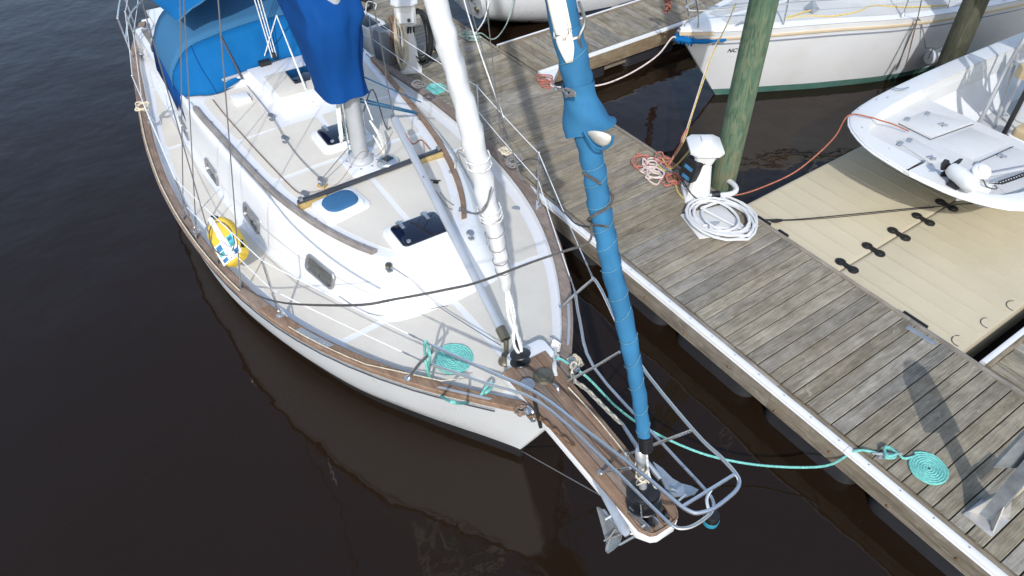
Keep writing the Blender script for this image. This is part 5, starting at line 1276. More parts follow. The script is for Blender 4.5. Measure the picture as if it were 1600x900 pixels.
# far pedestal: hoses hung on it
def hang(c, n, w_, h, r_, rz, seed):
    rr = random.Random(seed); m = MB()
    for k in range(n):
        a = rr.uniform(-.08, .08); q = w_*rr.uniform(.55, 1.15); hh = h*rr.uniform(.86, 1.05); d_ = rr.uniform(-.045, .045)
        P = [Vector((q*sin(t)*.5, d_+a*cos(t), -hh/2+hh/2*cos(t)*1.0)) for t in [2*pi*i/16 for i in range(16)]]
        m.tube([Vector(c)+Vector((p.x*cos(rz)-p.y*sin(rz), p.x*sin(rz)+p.y*cos(rz), p.z)) for p in P], r_, 6, True)
    return m
e2 = lambda x, y, z: p2_+Vector((x*cos(-.5)-y*sin(-.5), x*sin(-.5)+y*cos(-.5), z))
single(hang(e2(.06, .19, .95), 11, .34, .85, .013, 1.05, 1), 'hose', 'rope_black', 'black hose hung in long loops on the right of the far pedestal', 'hose', 'hoses hung on the far pedestal', False)
single(hang(e2(.16, -.1, .95), 9, .17, .88, .011, .6, 2), 'hose', 'rope_cream', 'cream rope hung in long loops on the front of the far pedestal', 'rope', 'hoses hung on the far pedestal', False)
single(hang(e2(-.05, -.22, .85), 6, .13, .75, .011, .3, 3), 'hose', 'rope_brown', 'brown rope hung on the left side of the far pedestal', 'rope', 'hoses hung on the far pedestal', False)
c = W(553, 12, ZD); m = MB()
for k in range(4): m.tube([c+Vector(((.32+.02*k)*cos(t), (.3+.015*k)*sin(t), .02+.02*k+.01*sin(t*2))) for t in [2*pi*i/24 for i in range(24)]], .015, 6, True)
single(m, 'hose', 'rope_black', 'black hose in a flat coil on the dock behind the mast', 'hose', boatframe=False)
single(MB().tube(cr([W(668, 84, ZD+.015), W(680, 80, ZD+.015), W(690, 76, ZD+.02)], 4), .011, 6), 'cable_run', 'rope_yellow', 'short yellow cord on the planks right of the far pedestal', 'cord', boatframe=False)
single(MB().tube(cr([W(670, 92, ZD+.015), W(685, 97, ZD+.015), W(704, 98, ZD+.02)], 4), .012, 6).tube([W(680, 76, ZD+.04), W(686, 78, ZD+.04)], .04, 8), 'cable_run', 'rope_black', 'black cord with plug on the planks right of the far pedestal', 'cord', boatframe=False)
# white dock box / boarding steps and grey panel beside the far pedestal
st = thing('boarding_step', 'white moulded dock step box with black tread beside the far pedestal', 'step', W(575, 78, ZD))
p = W(576, 77, ZD); fr = Matrix.Translation(p) @ Matrix.Rotation(.12, 4, 'Z')
MB().loft([[fr @ Vector((x*k, y*k, z)) for x, y in rrect(-.42, -.22, .42, .22, .06)] for k, z in ((1.0, 0), (.96, .3), (.9, .48), (.84, .52))], True, True, True).build('step_body', M['ped'], st)
MB().prism(rrect(-.3, -.14, .3, .12, .02), .515, .53, .004, fr).build('tread', M['black'], st)
MB().prism([(.2*cos(t)-.2, .15+.2*sin(t)) if 0 <= t <= pi else (0, 0) for t in [pi*k/10 for k in range(11)]]+[(-.4, 0), (0, 0)], -.01, .012, .004, fr @ frame((0.02, -.215, .05), (0, -1, .1), (1, 0, 0))).build('arch_recess', M['black'], st)
MB().tube(cr([fr @ Vector((-.1, .1, .52)), fr @ Vector((-.1, .16, .72)), fr @ Vector((.1, .2, .74)), fr @ Vector((.2, .1, .7))], 5), .009, 6).build('wire_loop', M['rope_white'], st)
p = W(610, 94, ZD); fr = Matrix.Translation(p) @ Matrix.Rotation(.1, 4, 'Z')
gb = thing('dock_box', 'grey box with dark lid slot between the step box and the far pedestal', 'box', p)
MB().loft([[fr @ Vector((x*k, y*k, z)) for x, y in rrect(-.13, -.2, .13, .2, .04)] for k, z in ((1, 0), (.97, .5), (.9, .55))], True, True, True).build('box_body', M['greyplate'], gb)
MB().prism(rrect(-.1, -.05, .08, .15, .02), .548, .56, .003, fr).build('lid', M['black'], gb)

# ================================================================ ROPES ABOUT THE DOCK
def rope(name, label, pts, r_, m, cat='rope', n=6, group=None): return single(MB().tube(cr(pts, n), r_, 6), name, m, label, cat, group, False)
# pale mooring line of the upper right sailboat, hanging over open water
FB = Vector((-7.26, 7.99, 1.22))
def over(a, b, L):
    n_ = Vector((-(b.y-a.y), b.x-a.x, 0)); out = []
    for px, py in L:
        d_ = ray(px, py); o_ = Vector((0, 0, CAM_Z)); k = ((a-o_).dot(n_))/d_.dot(n_); out.append(o_+d_*k)
    return out
a = pc4+Vector((.03, .02, .04)); b = FB+Vector((.02, .02, -.1))
rope('mooring_line', 'pale pink mooring line sagging over the dark water to the upper right sailboat', [pc4+Vector((-.1, 0, .05)), a]+over(a, b, [(930, 134), (965, 124), (1000, 106), (1030, 84), (1051, 58)])+[b], .012, 'rope_pinkwhite')
c = W(853, 135, ZD); m = MB()
rr = random.Random(6)
for k in range(4): m.tube(cr([c+Vector(((.1+.015*k)*cos(t)-.05*k+rr.uniform(-.03, .03), (.07+.015*k)*sin(t)+.03*k+rr.uniform(-.02, .02), .018+.012*k)) for t in [2*pi*i/9 for i in range(9)]], 3, True), .009, 5, True)
single(m, 'rope_coil', 'rope_red', 'faded red rope coil at the dock edge by the finger pier corner', 'rope', 'red ropes heaped on the dock', False)
c = W(1022, 262, ZD); rr = random.Random(11)
for k, (px, py, a_, b_, mm_, lb_) in enumerate(((1003, 257, .2, .1, 'rope_red', 'faded red rope loop, the leftmost of the heap by the near cleat'), (1018, 263, .14, .1, 'rope_pinkwhite', 'pinkish white rope bights in the middle of the heap by the near cleat'), (1022, 277, .16, .09, 'rope_pinkwhite', 'pinkish rope loops lowest in the heap by the near cleat'), (1035, 254, .13, .1, 'rope_red', 'red rope turns on the dock cleat left of the black meter'), (1047, 283, .13, .09, 'rope_red', 'small red rope ring next to the yellow cord by the pedestal'))):
    c = W(px, py, ZD); m = MB()
    for q in range(3 if k else 2):
        ph_ = rr.uniform(-.5, .5)+(-.5); aa, bb = a_*rr.uniform(.7, 1.05), b_*rr.uniform(.65, 1.05); ox, oy = rr.uniform(-.04, .04), rr.uniform(-.03, .03)
        m.tube(cr([c+Vector((ox+aa*cos(t)*cos(ph_)-bb*sin(t)*sin(ph_)+rr.uniform(-.05, .05), oy+aa*cos(t)*sin(ph_)+bb*sin(t)*cos(ph_)+rr.uniform(-.04, .04), .018+.02*q)) for t in [2*pi*i/9 for i in range(9)]], 3, True), .0125, 6, True)
    single(m, 'rope_coil', mm_, lb_, 'rope', 'red ropes heaped on the dock', False)
a = pc2+Vector((.0, 0, .05)); b = Vector((-6.72, 9.25, 1.18))
for lb_, mm_, L, r_ in (('yellow line rising from the dock cleat to the upper right sailboat', 'rope_yellow', [(1068, 222), (1082, 178), (1098, 130), (1113, 85), (1135, 40), (1150, 5)], .008), ('white line beside the yellow one rising to the upper right sailboat', 'rope_pinkwhite', [(1064, 226), (1079, 182), (1095, 132), (1108, 92), (1122, 62)], .007)):
    rope('mooring_line', lb_, [a]+over(a, b, L), r_, mm_, group='lines rising to the upper right sailboat')
rope('mooring_line', 'thin red twisted line running beside the yellow mooring line above the cleat', [a]+over(a, b, [(1062, 228), (1066, 215), (1074, 200), (1071, 208)]), .012, 'rope_red')
rope('cable_run', 'yellow cord looping from the rope heap around the foot of the near pedestal', [W(1035, 248, ZD+.05), W(1048, 268, ZD+.03), W(1055, 278, ZD+.02), W(1057, 295, ZD+.015), W(1066, 308, ZD+.015), W(1083, 316, ZD+.015), W(1100, 312, ZD+.015), W(1106, 308, ZD+.02)], .012, 'rope_yellow', 'cord')
rope('cable_run', 'yellow cord hanging from the near pedestal head down to the rope heap', [at1(-.14, -.1, .62), W(1070, 244, .95), W(1060, 255, .75), W(1050, 263, .56), W(1038, 266, ZD+.02), W(1028, 258, ZD+.04)], .012, 'rope_yellow', 'cord')
rope('cable_run', 'brown cord lying from the rope heap to the foot of the piling', [W(1046, 272, ZD+.02), W(1068, 283, ZD+.02), W(1105, 300, ZD+.03), W(1116, 312, ZD+.02)], .01, 'rope_brown', 'cord')
a = W(1120, 308, ZD+.03); b = Vector((-4.3, 8.03, 1.28))
rope('bow_line', 'orange red line from the foot of the piling to the motorboat bow', [W(1112, 312, ZD+.02), a]+over(a, b, [(1160, 303), (1200, 289), (1240, 270), (1275, 243), (1305, 213)])+[b, b+Vector((.2, .12, .03)), W(1375, 188, 1.275), W(1395, 194, 1.2), W(1420, 205, 1.15)], .009, 'rope_orange')
a = Vector((W(1196, 346, ZP).x, YA+.02, ZP+.05))
rope('strap', 'thin black cord stretched across the tan floating platform', [a, W(1240, 343, ZP+.035), W(1330, 335, ZP+.03), W(1420, 326, ZP+.03), W(1475, 322, ZP+.03), W(1500, 319, ZP+.05), W(1525, 318, ZP+.12)], .007, 'rope_black', 'cord')
rope('strap', 'second thin black cord doubled beside the first on the tan platform', [a, W(1215, 345, ZP+.05), W(1290, 341, ZP+.012), W(1400, 330, ZP+.012), W(1460, 324, ZP+.012)], .005, 'rope_black', 'cord')
single(MB().tube([W(1206, 345, ZP+.05), W(1213, 345, ZP+.05), W(1222, 344, ZP+.05)], [.02, .03, .016], 6), 'cord_hook', 'black', 'black hook joining the cords at the platform edge', 'hook', boatframe=False)
m = MB(); c = W(786, 56, ZD); rr = random.Random(4)
for k in range(5): m.tube(cr([pc3+Vector((rr.uniform(-.24, .2), rr.uniform(-.16, .14), .025+.012*k)) for _ in range(5)], 5, True), .008, 5, True)
single(m, 'rope_coil', 'rope_green', 'pale green rope tangled on the dock cleat near the upper white boat', 'rope', boatframe=False)
TBW = Vector((-11.05, 7.25, 1.0))
a = pc3+Vector((.0, .05, .05))
rope('mooring_line', 'white mooring line from the green rope tangle up to the upper white boat', [a]+over(a, TBW, [(748, 45), (757, 30), (763, 8), (765, -10)]), .011, 'rope_white', group='mooring lines of the upper white boat')
rope('mooring_line', 'pale green mooring line sagging to the upper white boat', [a]+over(a, Vector((-10.9, 9.0, 1.0)), [(752, 52), (766, 61), (778, 57), (792, 36), (800, 8), (806, -15)]), .011, 'rope_green', group='mooring lines of the upper white boat')
rope('mooring_line', 'bleached long line crossing above the dock from the big sailboat port rail', [fromB(B(787, 184, 1.72)), fromB(B(760, 110, 2.2)), fromB(B(740, 50, 2.5)), fromB(B(725, 0, 2.7)), fromB(B(715, -40, 2.9))], .008, 'rope_white')
m = MB(); rr = random.Random(8)
for k in range(6): m.tube(cr([W(1043+rr.uniform(-6, 6), 12+6*j+rr.uniform(-3, 3), 1.0-.1*j) for j in range(-4, 2)], 4), .014, 5)
single(m, 'hanging_rope', 'rope_red', 'red rope bunch hanging over the finger pier at top', 'rope', boatframe=False)

# ================================================================ STEEL POST at the right edge
bp = thing('steel_post', 'grey galvanised steel post with gusseted base plate on the dock at lower right', 'post', W(1535, 790, ZD))
P = [W(1503, 804, ZD), W(1547, 840, ZD), W(1572, 812, ZD), W(1550, 782, ZD)]
P = [W(1504, 804, ZD), W(1548, 840, ZD), W(1577, 814, ZD), W(1536, 779, ZD)]
pcn = sum(P, Vector())/4
MB().prism([(p.x, p.y) for p in P], ZD+.003, ZD+.019, .003).build('base_plate', M['galv_light'], bp)
rz = atan2((P[1]-P[0]).y, (P[1]-P[0]).x)
pb_ = W(1543, 806, ZD); R = Matrix.Translation(Vector((pb_.x, pb_.y, ZD))) @ Matrix.Rotation(rz, 4, 'Z')
MB().box((pb_.x, pb_.y, ZD+.66), (.1, .1, 1.28), .004, rz=rz).build('post', M['galv'], bp)
e = (P[1]-P[0]).length/2*.92; f_ = (P[2]-P[1]).length/2*.92
for x, y, q in ((1, 1, 0), (1, -1, 0), (-1, 1, 0), (-1, -1, 0)):
    a = R @ Vector((x*e, y*f_, .02)); b = R @ Vector((x*.05, y*.05, .02)); c = R @ Vector((x*.05, y*.05, .26))
    n_ = (b-a).cross(c-a).normalized()*.005; MB().loft([[a-n_, b-n_, c-n_], [a+n_, b+n_, c+n_]], True, True, True).build('gusset', M['galv_light'], bp)
    MB().lathe([(.012, 0), (.012, .014), (0, .018)], 6, R @ Matrix.Translation((x*e*.9, y*f_*.9, .019))).build('bolt', M['galv'], bp)
# broad folded arm on the post, whose shadow falls along the boards
top = Vector((pb_.x, pb_.y, ZD+1.55)); sh_d = Vector((-sd.x, -sd.y, 0)).normalized(); side = Vector((-sh_d.y, sh_d.x, 0))
arm = [(-.13, .0), (.2, .0), (.19, .14), (.16, .5), (.08, .66), (-.04, .68), (-.11, .56), (-.13, .2)]
MB().loft([[Vector((pb_.x, pb_.y, ZD+.62))+side*x+Vector((0, 0, z))+sh_d*o_ for x, z in arm] for o_ in (.055, .085)], True, True, True).build('arm_panel', M['galv'], bp)
p = W(1597, 757, .8); MB().box((p.x, p.y, .8), (.07, .3, .05), .006, rz=rz).build('post_bracket', M['tanplastic'], bp)

# ================================================================ OTHER BOATS
def text_on(name, body, fr, size, m, parent, ext=.002):
    cu = bpy.data.curves.new('letters', 'FONT'); cu.body = body; cu.size = size; cu.extrude = ext; cu.shear = .25; cu.align_x = 'LEFT'
    t = bpy.data.objects.new('tmp', cu); COL.objects.link(t); dg_ = bpy.context.evaluated_depsgraph_get(); me = bpy.data.meshes.new_from_object(t.evaluated_get(dg_))
    bpy.data.objects.remove(t); mb = MB(); mb.add([fr @ v.co for v in me.vertices], [tuple(p.vertices) for p in me.polygons]); bpy.data.meshes.remove(me)
    return mb.build(name, M[m], parent, smooth=False)
def simple_hull(O, ph, zs, HF, HW, stem, m_hull, parent, zb=.12, m_boot='antifoul', nst=40, L=10.5):
    "O stemhead; ph heading angle of the bow; stem(z) x of the stem; HF/HW half breadth tables against distance aft"
    def T(x, y, z): return Vector((O.x+x*cos(ph)-y*sin(ph), O.y+x*sin(ph)+y*cos(ph), z))
    def rows(lev):
        out = []
        for z in lev:
            row = []
            for i in range(nst+1):
                v = (i/nst)**1.7; xr = -L*v; zr = zs(xr); zz = z if z <= .2 else .2+(zr-.2)*(z-.2)/.8
                t = max(0, min(1, zz/zr)); xx = lerp(stem(0)+(-L-stem(0))*v, xr, t) if zz > 0 else stem(zz)+(-L-stem(zz))*v
                y = lerp(tab(HW, -xx+stem(0)) if 0 else tab(HW, -(stem(0)+(-L-stem(0))*v)+stem(0)), tab(HF, -xr), t**.7)
                row.append((xx, y*(1 if zz >= 0 else 1+zz*.4), zz))
            out.append(row)
        return out
    def mesh(lev):
        mm = MB(); R_ = rows(lev)
        for s in (1, -1): mm.loft([[T(x, s*y, z) for x, y, z in r] for r in R_], False)
        mm.loft([[T(r[-1][0], y*r[-1][1], r[-1][2]) for y in (1, -1)] for r in R_], False); mm.loft([[T(r[0][0], y*r[0][1], r[0][2]) for y in (1, -1)] for r in R_], False); return mm
    mesh([zb, .2, .4, .6, .8, .92, 1.0]).build('hull', M[m_hull], parent, ang=60)
    mesh([-.5, -.2, 0, zb]).build('bottom_paint', M[m_boot], parent, ang=60)
    return T
# ---------------------------------------------------------------- white sailboat at upper right
PH2 = -(pi/2+.12)
O2 = Vector((-7.26, 7.99, 0))
sb2 = thing('sailboat', 'white sailboat with tan rub rail and green bottom paint moored bow-in at upper right', 'sailboat', O2)
HF2 = smooth_tab([(0, .02), (.35, .22), (1.0, .48), (2.25, .9), (3.57, 1.36), (5.6, 1.68), (8, 1.75), (10.5, 1.3)])
HW2 = smooth_tab([(0, .02), (.9, .37), (1.86, .73), (3.28, 1.07), (6.2, 1.2), (8.5, .9), (9.6, .5)])
zs2 = lambda x: 1.28+.004*x
T2 = simple_hull(O2, PH2, zs2, HF2, HW2, lambda z: -.97*(1-z/1.28), 'gel_far', sb2, .13, 'boot_green')
def strip2(z, out, hgt, th, m, x0, x1, name):
    for s in (1, -1):
        R = []
        for i in range(41):
            x = lerp(x0, x1, i/40); k = (1.28-z)/1.28; xx = x-.97*k*(1+x/10.5)*1.0 if x > -9 else x
            y = lerp(tab(HW2, max(-x, 0)), tab(HF2, -x), max(0, z/1.28)**.7)+out
            R.append([T2(xx, s*(y-th), z-hgt/2), T2(xx, s*(y+th*.6), z-hgt/2), T2(xx, s*(y+th), z), T2(xx, s*(y+th*.6), z+hgt/2), T2(xx, s*(y-th), z+hgt/2)])
        MB().loft(R, True, True, True).build(name, M[m], sb2)
strip2(1.16, .006, .04, .016, 'tan_stripe', -10.2, -.02, 'rub_rail')
strip2(1.06, .002, .022, .006, 'grey_stripe', -10.2, -.35, 'hull_stripe')
def dk2(x, y): return zs2(x)+.0+.06*(1-(y/max(tab(HF2, -x), .1))**2)
rows = []
for i in range(36):
    x = -10.4*(i/35)-.02; b = tab(HF2, -x)-.01; rows.append([T2(x, b*j/6, dk2(x, b*j/6) if abs(j) < 6 else zs2(x)) for j in range(-6, 7)])
MB().loft(rows, False).build('deck', M['gel_far'], sb2)
for s in (1, -1):
    rows = []
    for i in range(24):
        x = lerp(-.75, -7, i/23); b = tab(HF2, -x)-.16; a = max(.04, min(b-.05, (-x-2.6)*.6)) if x < -2.6 else .04; a = min(a, .95)
        rows.append([T2(x, s*lerp(a, b, j/4), dk2(x, lerp(a, b, j/4))+.005) for j in range(5)])
    MB().loft(rows, False).build('nonskid_panel', M['nonskid_grey'], sb2)
# low cabin with dark windows
cb = []
for k, h in ((0, 0), (.02, .2), (.08, .34), (.2, .38)):
    ring = []
    for x, y in [(-2.9, 0), (-3.0, .3), (-3.6, .7), (-4.6, .98), (-6.5, 1.0), (-8, .9), (-8, -.9), (-6.5, -1.0), (-4.6, -.98), (-3.6, -.7), (-3.0, -.3)]:
        f_ = 1-k*.6; ring.append(T2(x-(k*.8 if x > -3.7 else 0), y*f_, 1.3+h))
    cb.append(ring)
MB().loft(cb, True, False, True).build('cabin', M['gel_far'], sb2)
for xa, xb in ((-4.3, -5.3), (-5.6, -6.9)):
    for s in (1, -1):
        y = lambda x: s*(tab([(-3.6, .7), (-3.6, .7)], x) if 0 else min(1.0, .98 if x < -4.6 else .9))*.985+s*.012
        MB().loft([[T2(x, y(x)-s*.02, 1.38), T2(x, y(x)+s*.012, 1.38), T2(x, y(x)-s*.012, 1.53), T2(x, y(x)-s*.05, 1.53)] for x in (xa, (xa+xb)/2, xb)], True, True, True).build('window', M['acrylic'], sb2)
# worn stem with blue chafe wrap and tan band
MB().loft([[T2(x, (tab(HF2, -x)+.012)*j, zs2(x)+.008-(.05 if abs(j) > .99 else 0)) for j in (-1, -.99, -.5, 0, .5, .99, 1)] for x in (.0, -.12, -.3, -.46)], False).build('stem_plate', M['tan_stripe'], sb2)
m = MB(); rr = random.Random(12)
for s in (1, -1):
    m.tube(cr([T2(.02, 0, 1.17), T2(-.03, s*.05, 1.18), T2(-.15, s*.16, 1.17), T2(-.35, s*.27, 1.165), T2(-.62, s*.365, 1.165)], 4), [.04]*5+[.045]*4+[.036]*4+[.022]*4, 8)
    for k in range(5): m.tube([T2(-.02-.03*k, s*(.03+.035*k), 1.1+.02*rr.random()), T2(-.0-.03*k, s*(.045+.035*k), 1.17), T2(-.03-.03*k, s*(.03+.035*k), 1.235)], .014, 6)
m.build('chafe_wrap', M['canvas'], sb2)
# registration on the port bow
xb = -1.62; yb = lambda x, z: lerp(tab(HW2, max(-x, 0)), tab(HF2, -x), (z/1.28)**.7)
def hp2(x, z):
    k = (1.28-z)/1.28; return T2(x-.97*k*(1+x/10.5), yb(x, z)+.006, z)
pA, pB, pC = hp2(-.5, .9), hp2(-1.08, .9), hp2(-.5, 1.0)
zx = (pB-pA).normalized(); zy = (pC-pA); zy = (zy-zx*zy.dot(zx)).normalized(); zn = zx.cross(zy)
M4 = Matrix((zx, zy, zn)).transposed().to_4x4(); M4.translation = pA+zn*.006
text_on('registration', 'NC·879', M4, .1, 'print_dark', sb2)
# pulpit, stanchions, lifelines
def tb2(P, r_, name, m='steel'): return MB().tube(cr([T2(*p) for p in P], 4), r_, 7).build(name, M[m], sb2)
for s in (1, -1):
    tb2([(-.28, s*.1, 1.3), (-.2, s*.12, 1.6), (-.05, s*.14, 1.95)], .0135, 'pulpit_leg')
    tb2([(-1.5, s*.58, 1.3), (-1.5, s*.56, 1.65), (-1.45, s*.54, 1.95)], .0135, 'pulpit_leg')
    for x in (-3.3, -5.2, -7.1):
        y = s*(tab(HF2, -x)-.07); o = MB().tube([T2(x, y, 1.28), T2(x, y, 1.93)], .012, 6).lathe([(.035, 0), (.02, .03), (.014, .06)], 10, Matrix.Translation(T2(x, y, 1.29))).build('stanchion', M['steel'], sb2)
    for h in (1.62, 1.92): tb2([(-1.48, s*.55, h)]+[(x, s*(tab(HF2, -x)-.07), h) for x in (-3.3, -5.2, -7.1, -9)], .005, 'lifeline', 'wire')
tb2([(-1.5, .57, 1.6), (-.25, .13, 1.6), (-.12, 0, 1.62), (-.25, -.13, 1.6), (-1.5, -.57, 1.6)], .0125, 'pulpit_rail')
tb2([(-1.45, .54, 1.95), (-.08, .14, 1.95), (.03, 0, 1.95), (-.08, -.14, 1.95), (-1.45, -.54, 1.95)], .0135, 'pulpit_rail')
tb2([(-.08, 0, 1.3), (-3.9, 0, 11)], .006, 'forestay', 'wire')
MB().tube([T2(-3.9, 0, 1.6), T2(-3.9, 0, 11.5)], .08, 12).build('mast', M['alu'], sb2)
for s in (1, -1): tb2([(-4.1, s*1.38, 1.3), (-3.9, 0, 10.5)], .005, 'shroud', 'wire')
for x, y in ((-.9, .33), (-.9, -.33)):
    MB().tube(cr([T2(x-.1, y, 1.34), T2(x, y, 1.36), T2(x+.1, y, 1.34)], 4), .014, 6).build('cleat', M['steel'], sb2)
MB().loft([[T2(-2.1, .36, 1.33), T2(-2.1, .56, 1.33), T2(-2.3, .5, 1.33)], [T2(-2.14, .44, 1.48), T2(-2.14, .47, 1.48), T2(-2.18, .46, 1.48)]], True, True, True).build('deck_vent', M['greyplate'], sb2)
pts = [T2(-2.2, .5, 1.36)]+[W(px, py, 1.31) for px, py in ((1225, 29), (1262, 25), (1300, 25), (1340, 18), (1365, 9), (1420, 11), (1480, 8))]
single(MB().tube(cr(pts, 6), .012, 5), 'deck_line', 'rope_yellow', 'yellow line lying along the side deck of the upper right sailboat', 'rope', boatframe=False)
# fender with its lanyard, and the two looped lines beside it
fa = W(1450, 92, .45); fdir = (T2(-6.2, 0, 0)-T2(-5, 0, 0)).normalized(); fd = thing('fender', 'white ribbed fender lying on its side against the upper right sailboat', 'fender', fa)
MB().lathe([(0.02, 0), (.09, .005), (.105, .03), (.108, .1), (.108, .5), (.1, .58), (.06, .62), (.02, .63)], 18, frame(fa, fdir+Vector((0, 0, .12)))).build('fender_body', M['hose_white'], fd)
for k in range(9):
    a = pi*2*k/18+.2; e = fdir.orthogonal().normalized(); e2_ = fdir.cross(e); MB().tube([fa+fdir*(.08+.5*i/3)+Vector((0, 0, .12*(.08+.5*i/3)))+(e*cos(a*2)+e2_*sin(a*2))*.108 for i in range(4)], .007, 4).build('rib', M['rope_grey'], fd)
MB().tube([fa+Vector((0, 0, .0)), fa+Vector((.02, -.02, .2)), W(1446, 75, .7)], .009, 5).build('lanyard', M['rope_grey'], fd)
a = W(1434, 28, 1.3)
single(MB().tube([W(1446, 75, .7), W(1443, 50, 1.0), W(1438, 32, 1.2), a, W(1440, 0, 1.7)], .008, 5), 'fender_line', 'rope_grey', 'grey line holding the fender up to the lifeline', 'rope', boatframe=False)
for q, (px, py) in enumerate(((1400, 106), (1414, 102))):
    e = W(px, py, .42); single(MB().tube(cr([a, a.lerp(e, .5), e+Vector((.02, 0, 0)), e, e+Vector((-.01, .03, .02)), a.lerp(e, .6)+Vector((.0, .02, 0)), a], 4), .007, 5), 'hanging_line', ('rope_dark', 'rope_brown')[q], ('dark doubled line hanging down the white topsides left of the fender', 'brown doubled line ending in a loop nearest the fender')[q], 'rope', boatframe=False)

# ---------------------------------------------------------------- white boat at the top, stern towards the dock
O3 = Vector((-11.55, 7.05, 0)); sb3 = thing('sailboat', 'white boat at top with a rounded transom facing the dock and a dark boot stripe', 'boat', O3)
def u_sec(t, hw, zb, zt, n=16, rake=0.0):
    out = []
    for i in range(n+1):
        a = -pi/2+pi*(i/n-.5)*1.0; s = sin(pi*(i/n-.5)); c = cos(pi*(i/n-.5))
        x = hw*math.copysign(abs(s)**.62, s); z = lerp(zt, zb, max(c, 0)**.75)
        out.append(Vector((O3.x+x, t-rake*(z-.1), z)))
    return out
secs = [u_sec(7.08, .72, .32, 1.3, rake=.36), u_sec(7.5, .86, .16, 1.26, rake=.25), u_sec(8.4, 1.02, -.1, 1.22), u_sec(9.6, 1.18, -.4, 1.2), u_sec(11.5, 1.25, -.4, 1.22), u_sec(13.5, 1.0, -.4, 1.3), u_sec(15.3, .3, -.4, 1.4)]
MB().loft(secs, False, True, True).build('hull', M['gel'], sb3, ang=50)
MB().loft([[p for p in (q[0], q[0].lerp(q[-1], .25)+Vector((0, 0, .05)), q[0].lerp(q[-1], .5)+Vector((0, 0, .07)), q[0].lerp(q[-1], .75)+Vector((0, 0, .05)), q[-1])] for q in secs], False).build('deck', M['gel'], sb3)
m = MB()
for s in (0, 1):
    R = []
    for t in [7.55+.4*k for k in range(18)]:
        i = 0
        while i < len(secs)-2 and secs[i+1][8].y < t: i += 1
        a_, b_ = secs[i], secs[i+1]; f_ = (t-a_[8].y)/(b_[8].y-a_[8].y); prof = [a_[k].lerp(b_[k], f_) for k in range(17)]
        if s: prof = prof[::-1]
        def at_z(z):
            for p, q in zip(prof, prof[1:]):
                if q.z <= z <= p.z: return p.lerp(q, (p.z-z)/max(p.z-q.z, 1e-6))
            return prof[8]
        sg = 1 if prof[0].x > O3.x else -1
        R.append([at_z(.02)+Vector((sg*.006, 0, 0)), at_z(.1)+Vector((sg*.007, 0, 0)), at_z(.19)+Vector((sg*.006, 0, 0))])
    m.loft(R, False)
m.build('boot_stripe', M['boot_blue'], sb3)
q0 = secs[0]; ctr3 = lambda x, z: Vector((O3.x+x, 7.08-.36*(z-.1)-.006, z))
zx = Vector((1, 0, 0)); zn = Vector((0, -1, -.36)).normalized(); zy = zn.cross(zx); M4 = Matrix((zx, zy, zn)).transposed().to_4x4()
M4.translation = ctr3(.1, .67); text_on('hailing_port', ', NC', M4, .17, 'print_dark', sb3)
M5 = frame(ctr3(.42, .58), zn, zx); MB().lathe([(.055, -.01), (.055, .03), (.045, .035), (.04, .02), (0, .018)], 16, M5).build('exhaust_outlet', M['bronze'], sb3)
MB().lathe([(.036, .02), (.034, .03), (0, .031)], 12, M5).build('exhaust_flap', M['black'], sb3)

# ---------------------------------------------------------------- motorboat on the tan platform
ZC = 1.1
O4 = Vector((-3.17, 7.58, 0)); PH4 = -(pi/2+.02)
mb = thing('motorboat', 'open white motorboat with blunt bow parked on the tan floating platform', 'motorboat', O4)
def T4(x, y, z): return Vector((O4.x+x*cos(PH4)-y*sin(PH4), O4.y+x*sin(PH4)+y*cos(PH4), z))
HG = smooth_tab([(0, .03), (.03, .38), (.09, .62), (.25, .92), (.47, 1.12), (.9, 1.23), (1.7, 1.29), (3.2, 1.31), (5.5, 1.25)], 6)
XG = [0, .015, .04, .08, .14, .22, .32, .45, .62, .85, 1.15, 1.6, 2.2, 3, 4, 5.4]
ZG = lambda x: 1.27-.012*x
def hull4(lv):
    R = []
    for f_, ins, back in lv:
        R.append([T4(-x-back*(1-x/5.4), (tab(HG, x)+.0)*(1-ins), lerp(.44, ZG(x), f_)) for x in XG])
    mm = MB()
    for s in (1, -1):
        mm.loft([[T4(0, 0, 0)+Vector((0, 0, 0)) if 0 else (p if s > 0 else None) for p in r] for r in R] if s > 0 else [[T4(-x-back*(1-x/5.4), -(tab(HG, x))*(1-ins), lerp(.44, ZG(x), f_)) for x in XG] for f_, ins, back in lv], False)
    mm.loft([[T4(-XG[0]-back, (tab(HG, 0))*(1-ins)*s, lerp(.44, ZG(0), f_)) for s in (1, -1)] for f_, ins, back in lv], False)
    return mm
LV = [(0, .97, 1.5), (.1, .66, 1.15), (.28, .42, .88), (.45, .29, .64), (.62, .19, .42), (.84, .08, .16), (.93, .01, .01), (.94, -.012, -.015), (.99, -.012, -.015), (1, 0, 0)]
hull4(LV).build('hull', M['gel_boat'], mb, ang=50)
for s in (1, -1): MB().tube([T4(-x+.02, s*(tab(HG, x)+.018), ZG(x)-.03) for x in XG], .012, 6).build('rub_rail', M['strap_white'], mb)
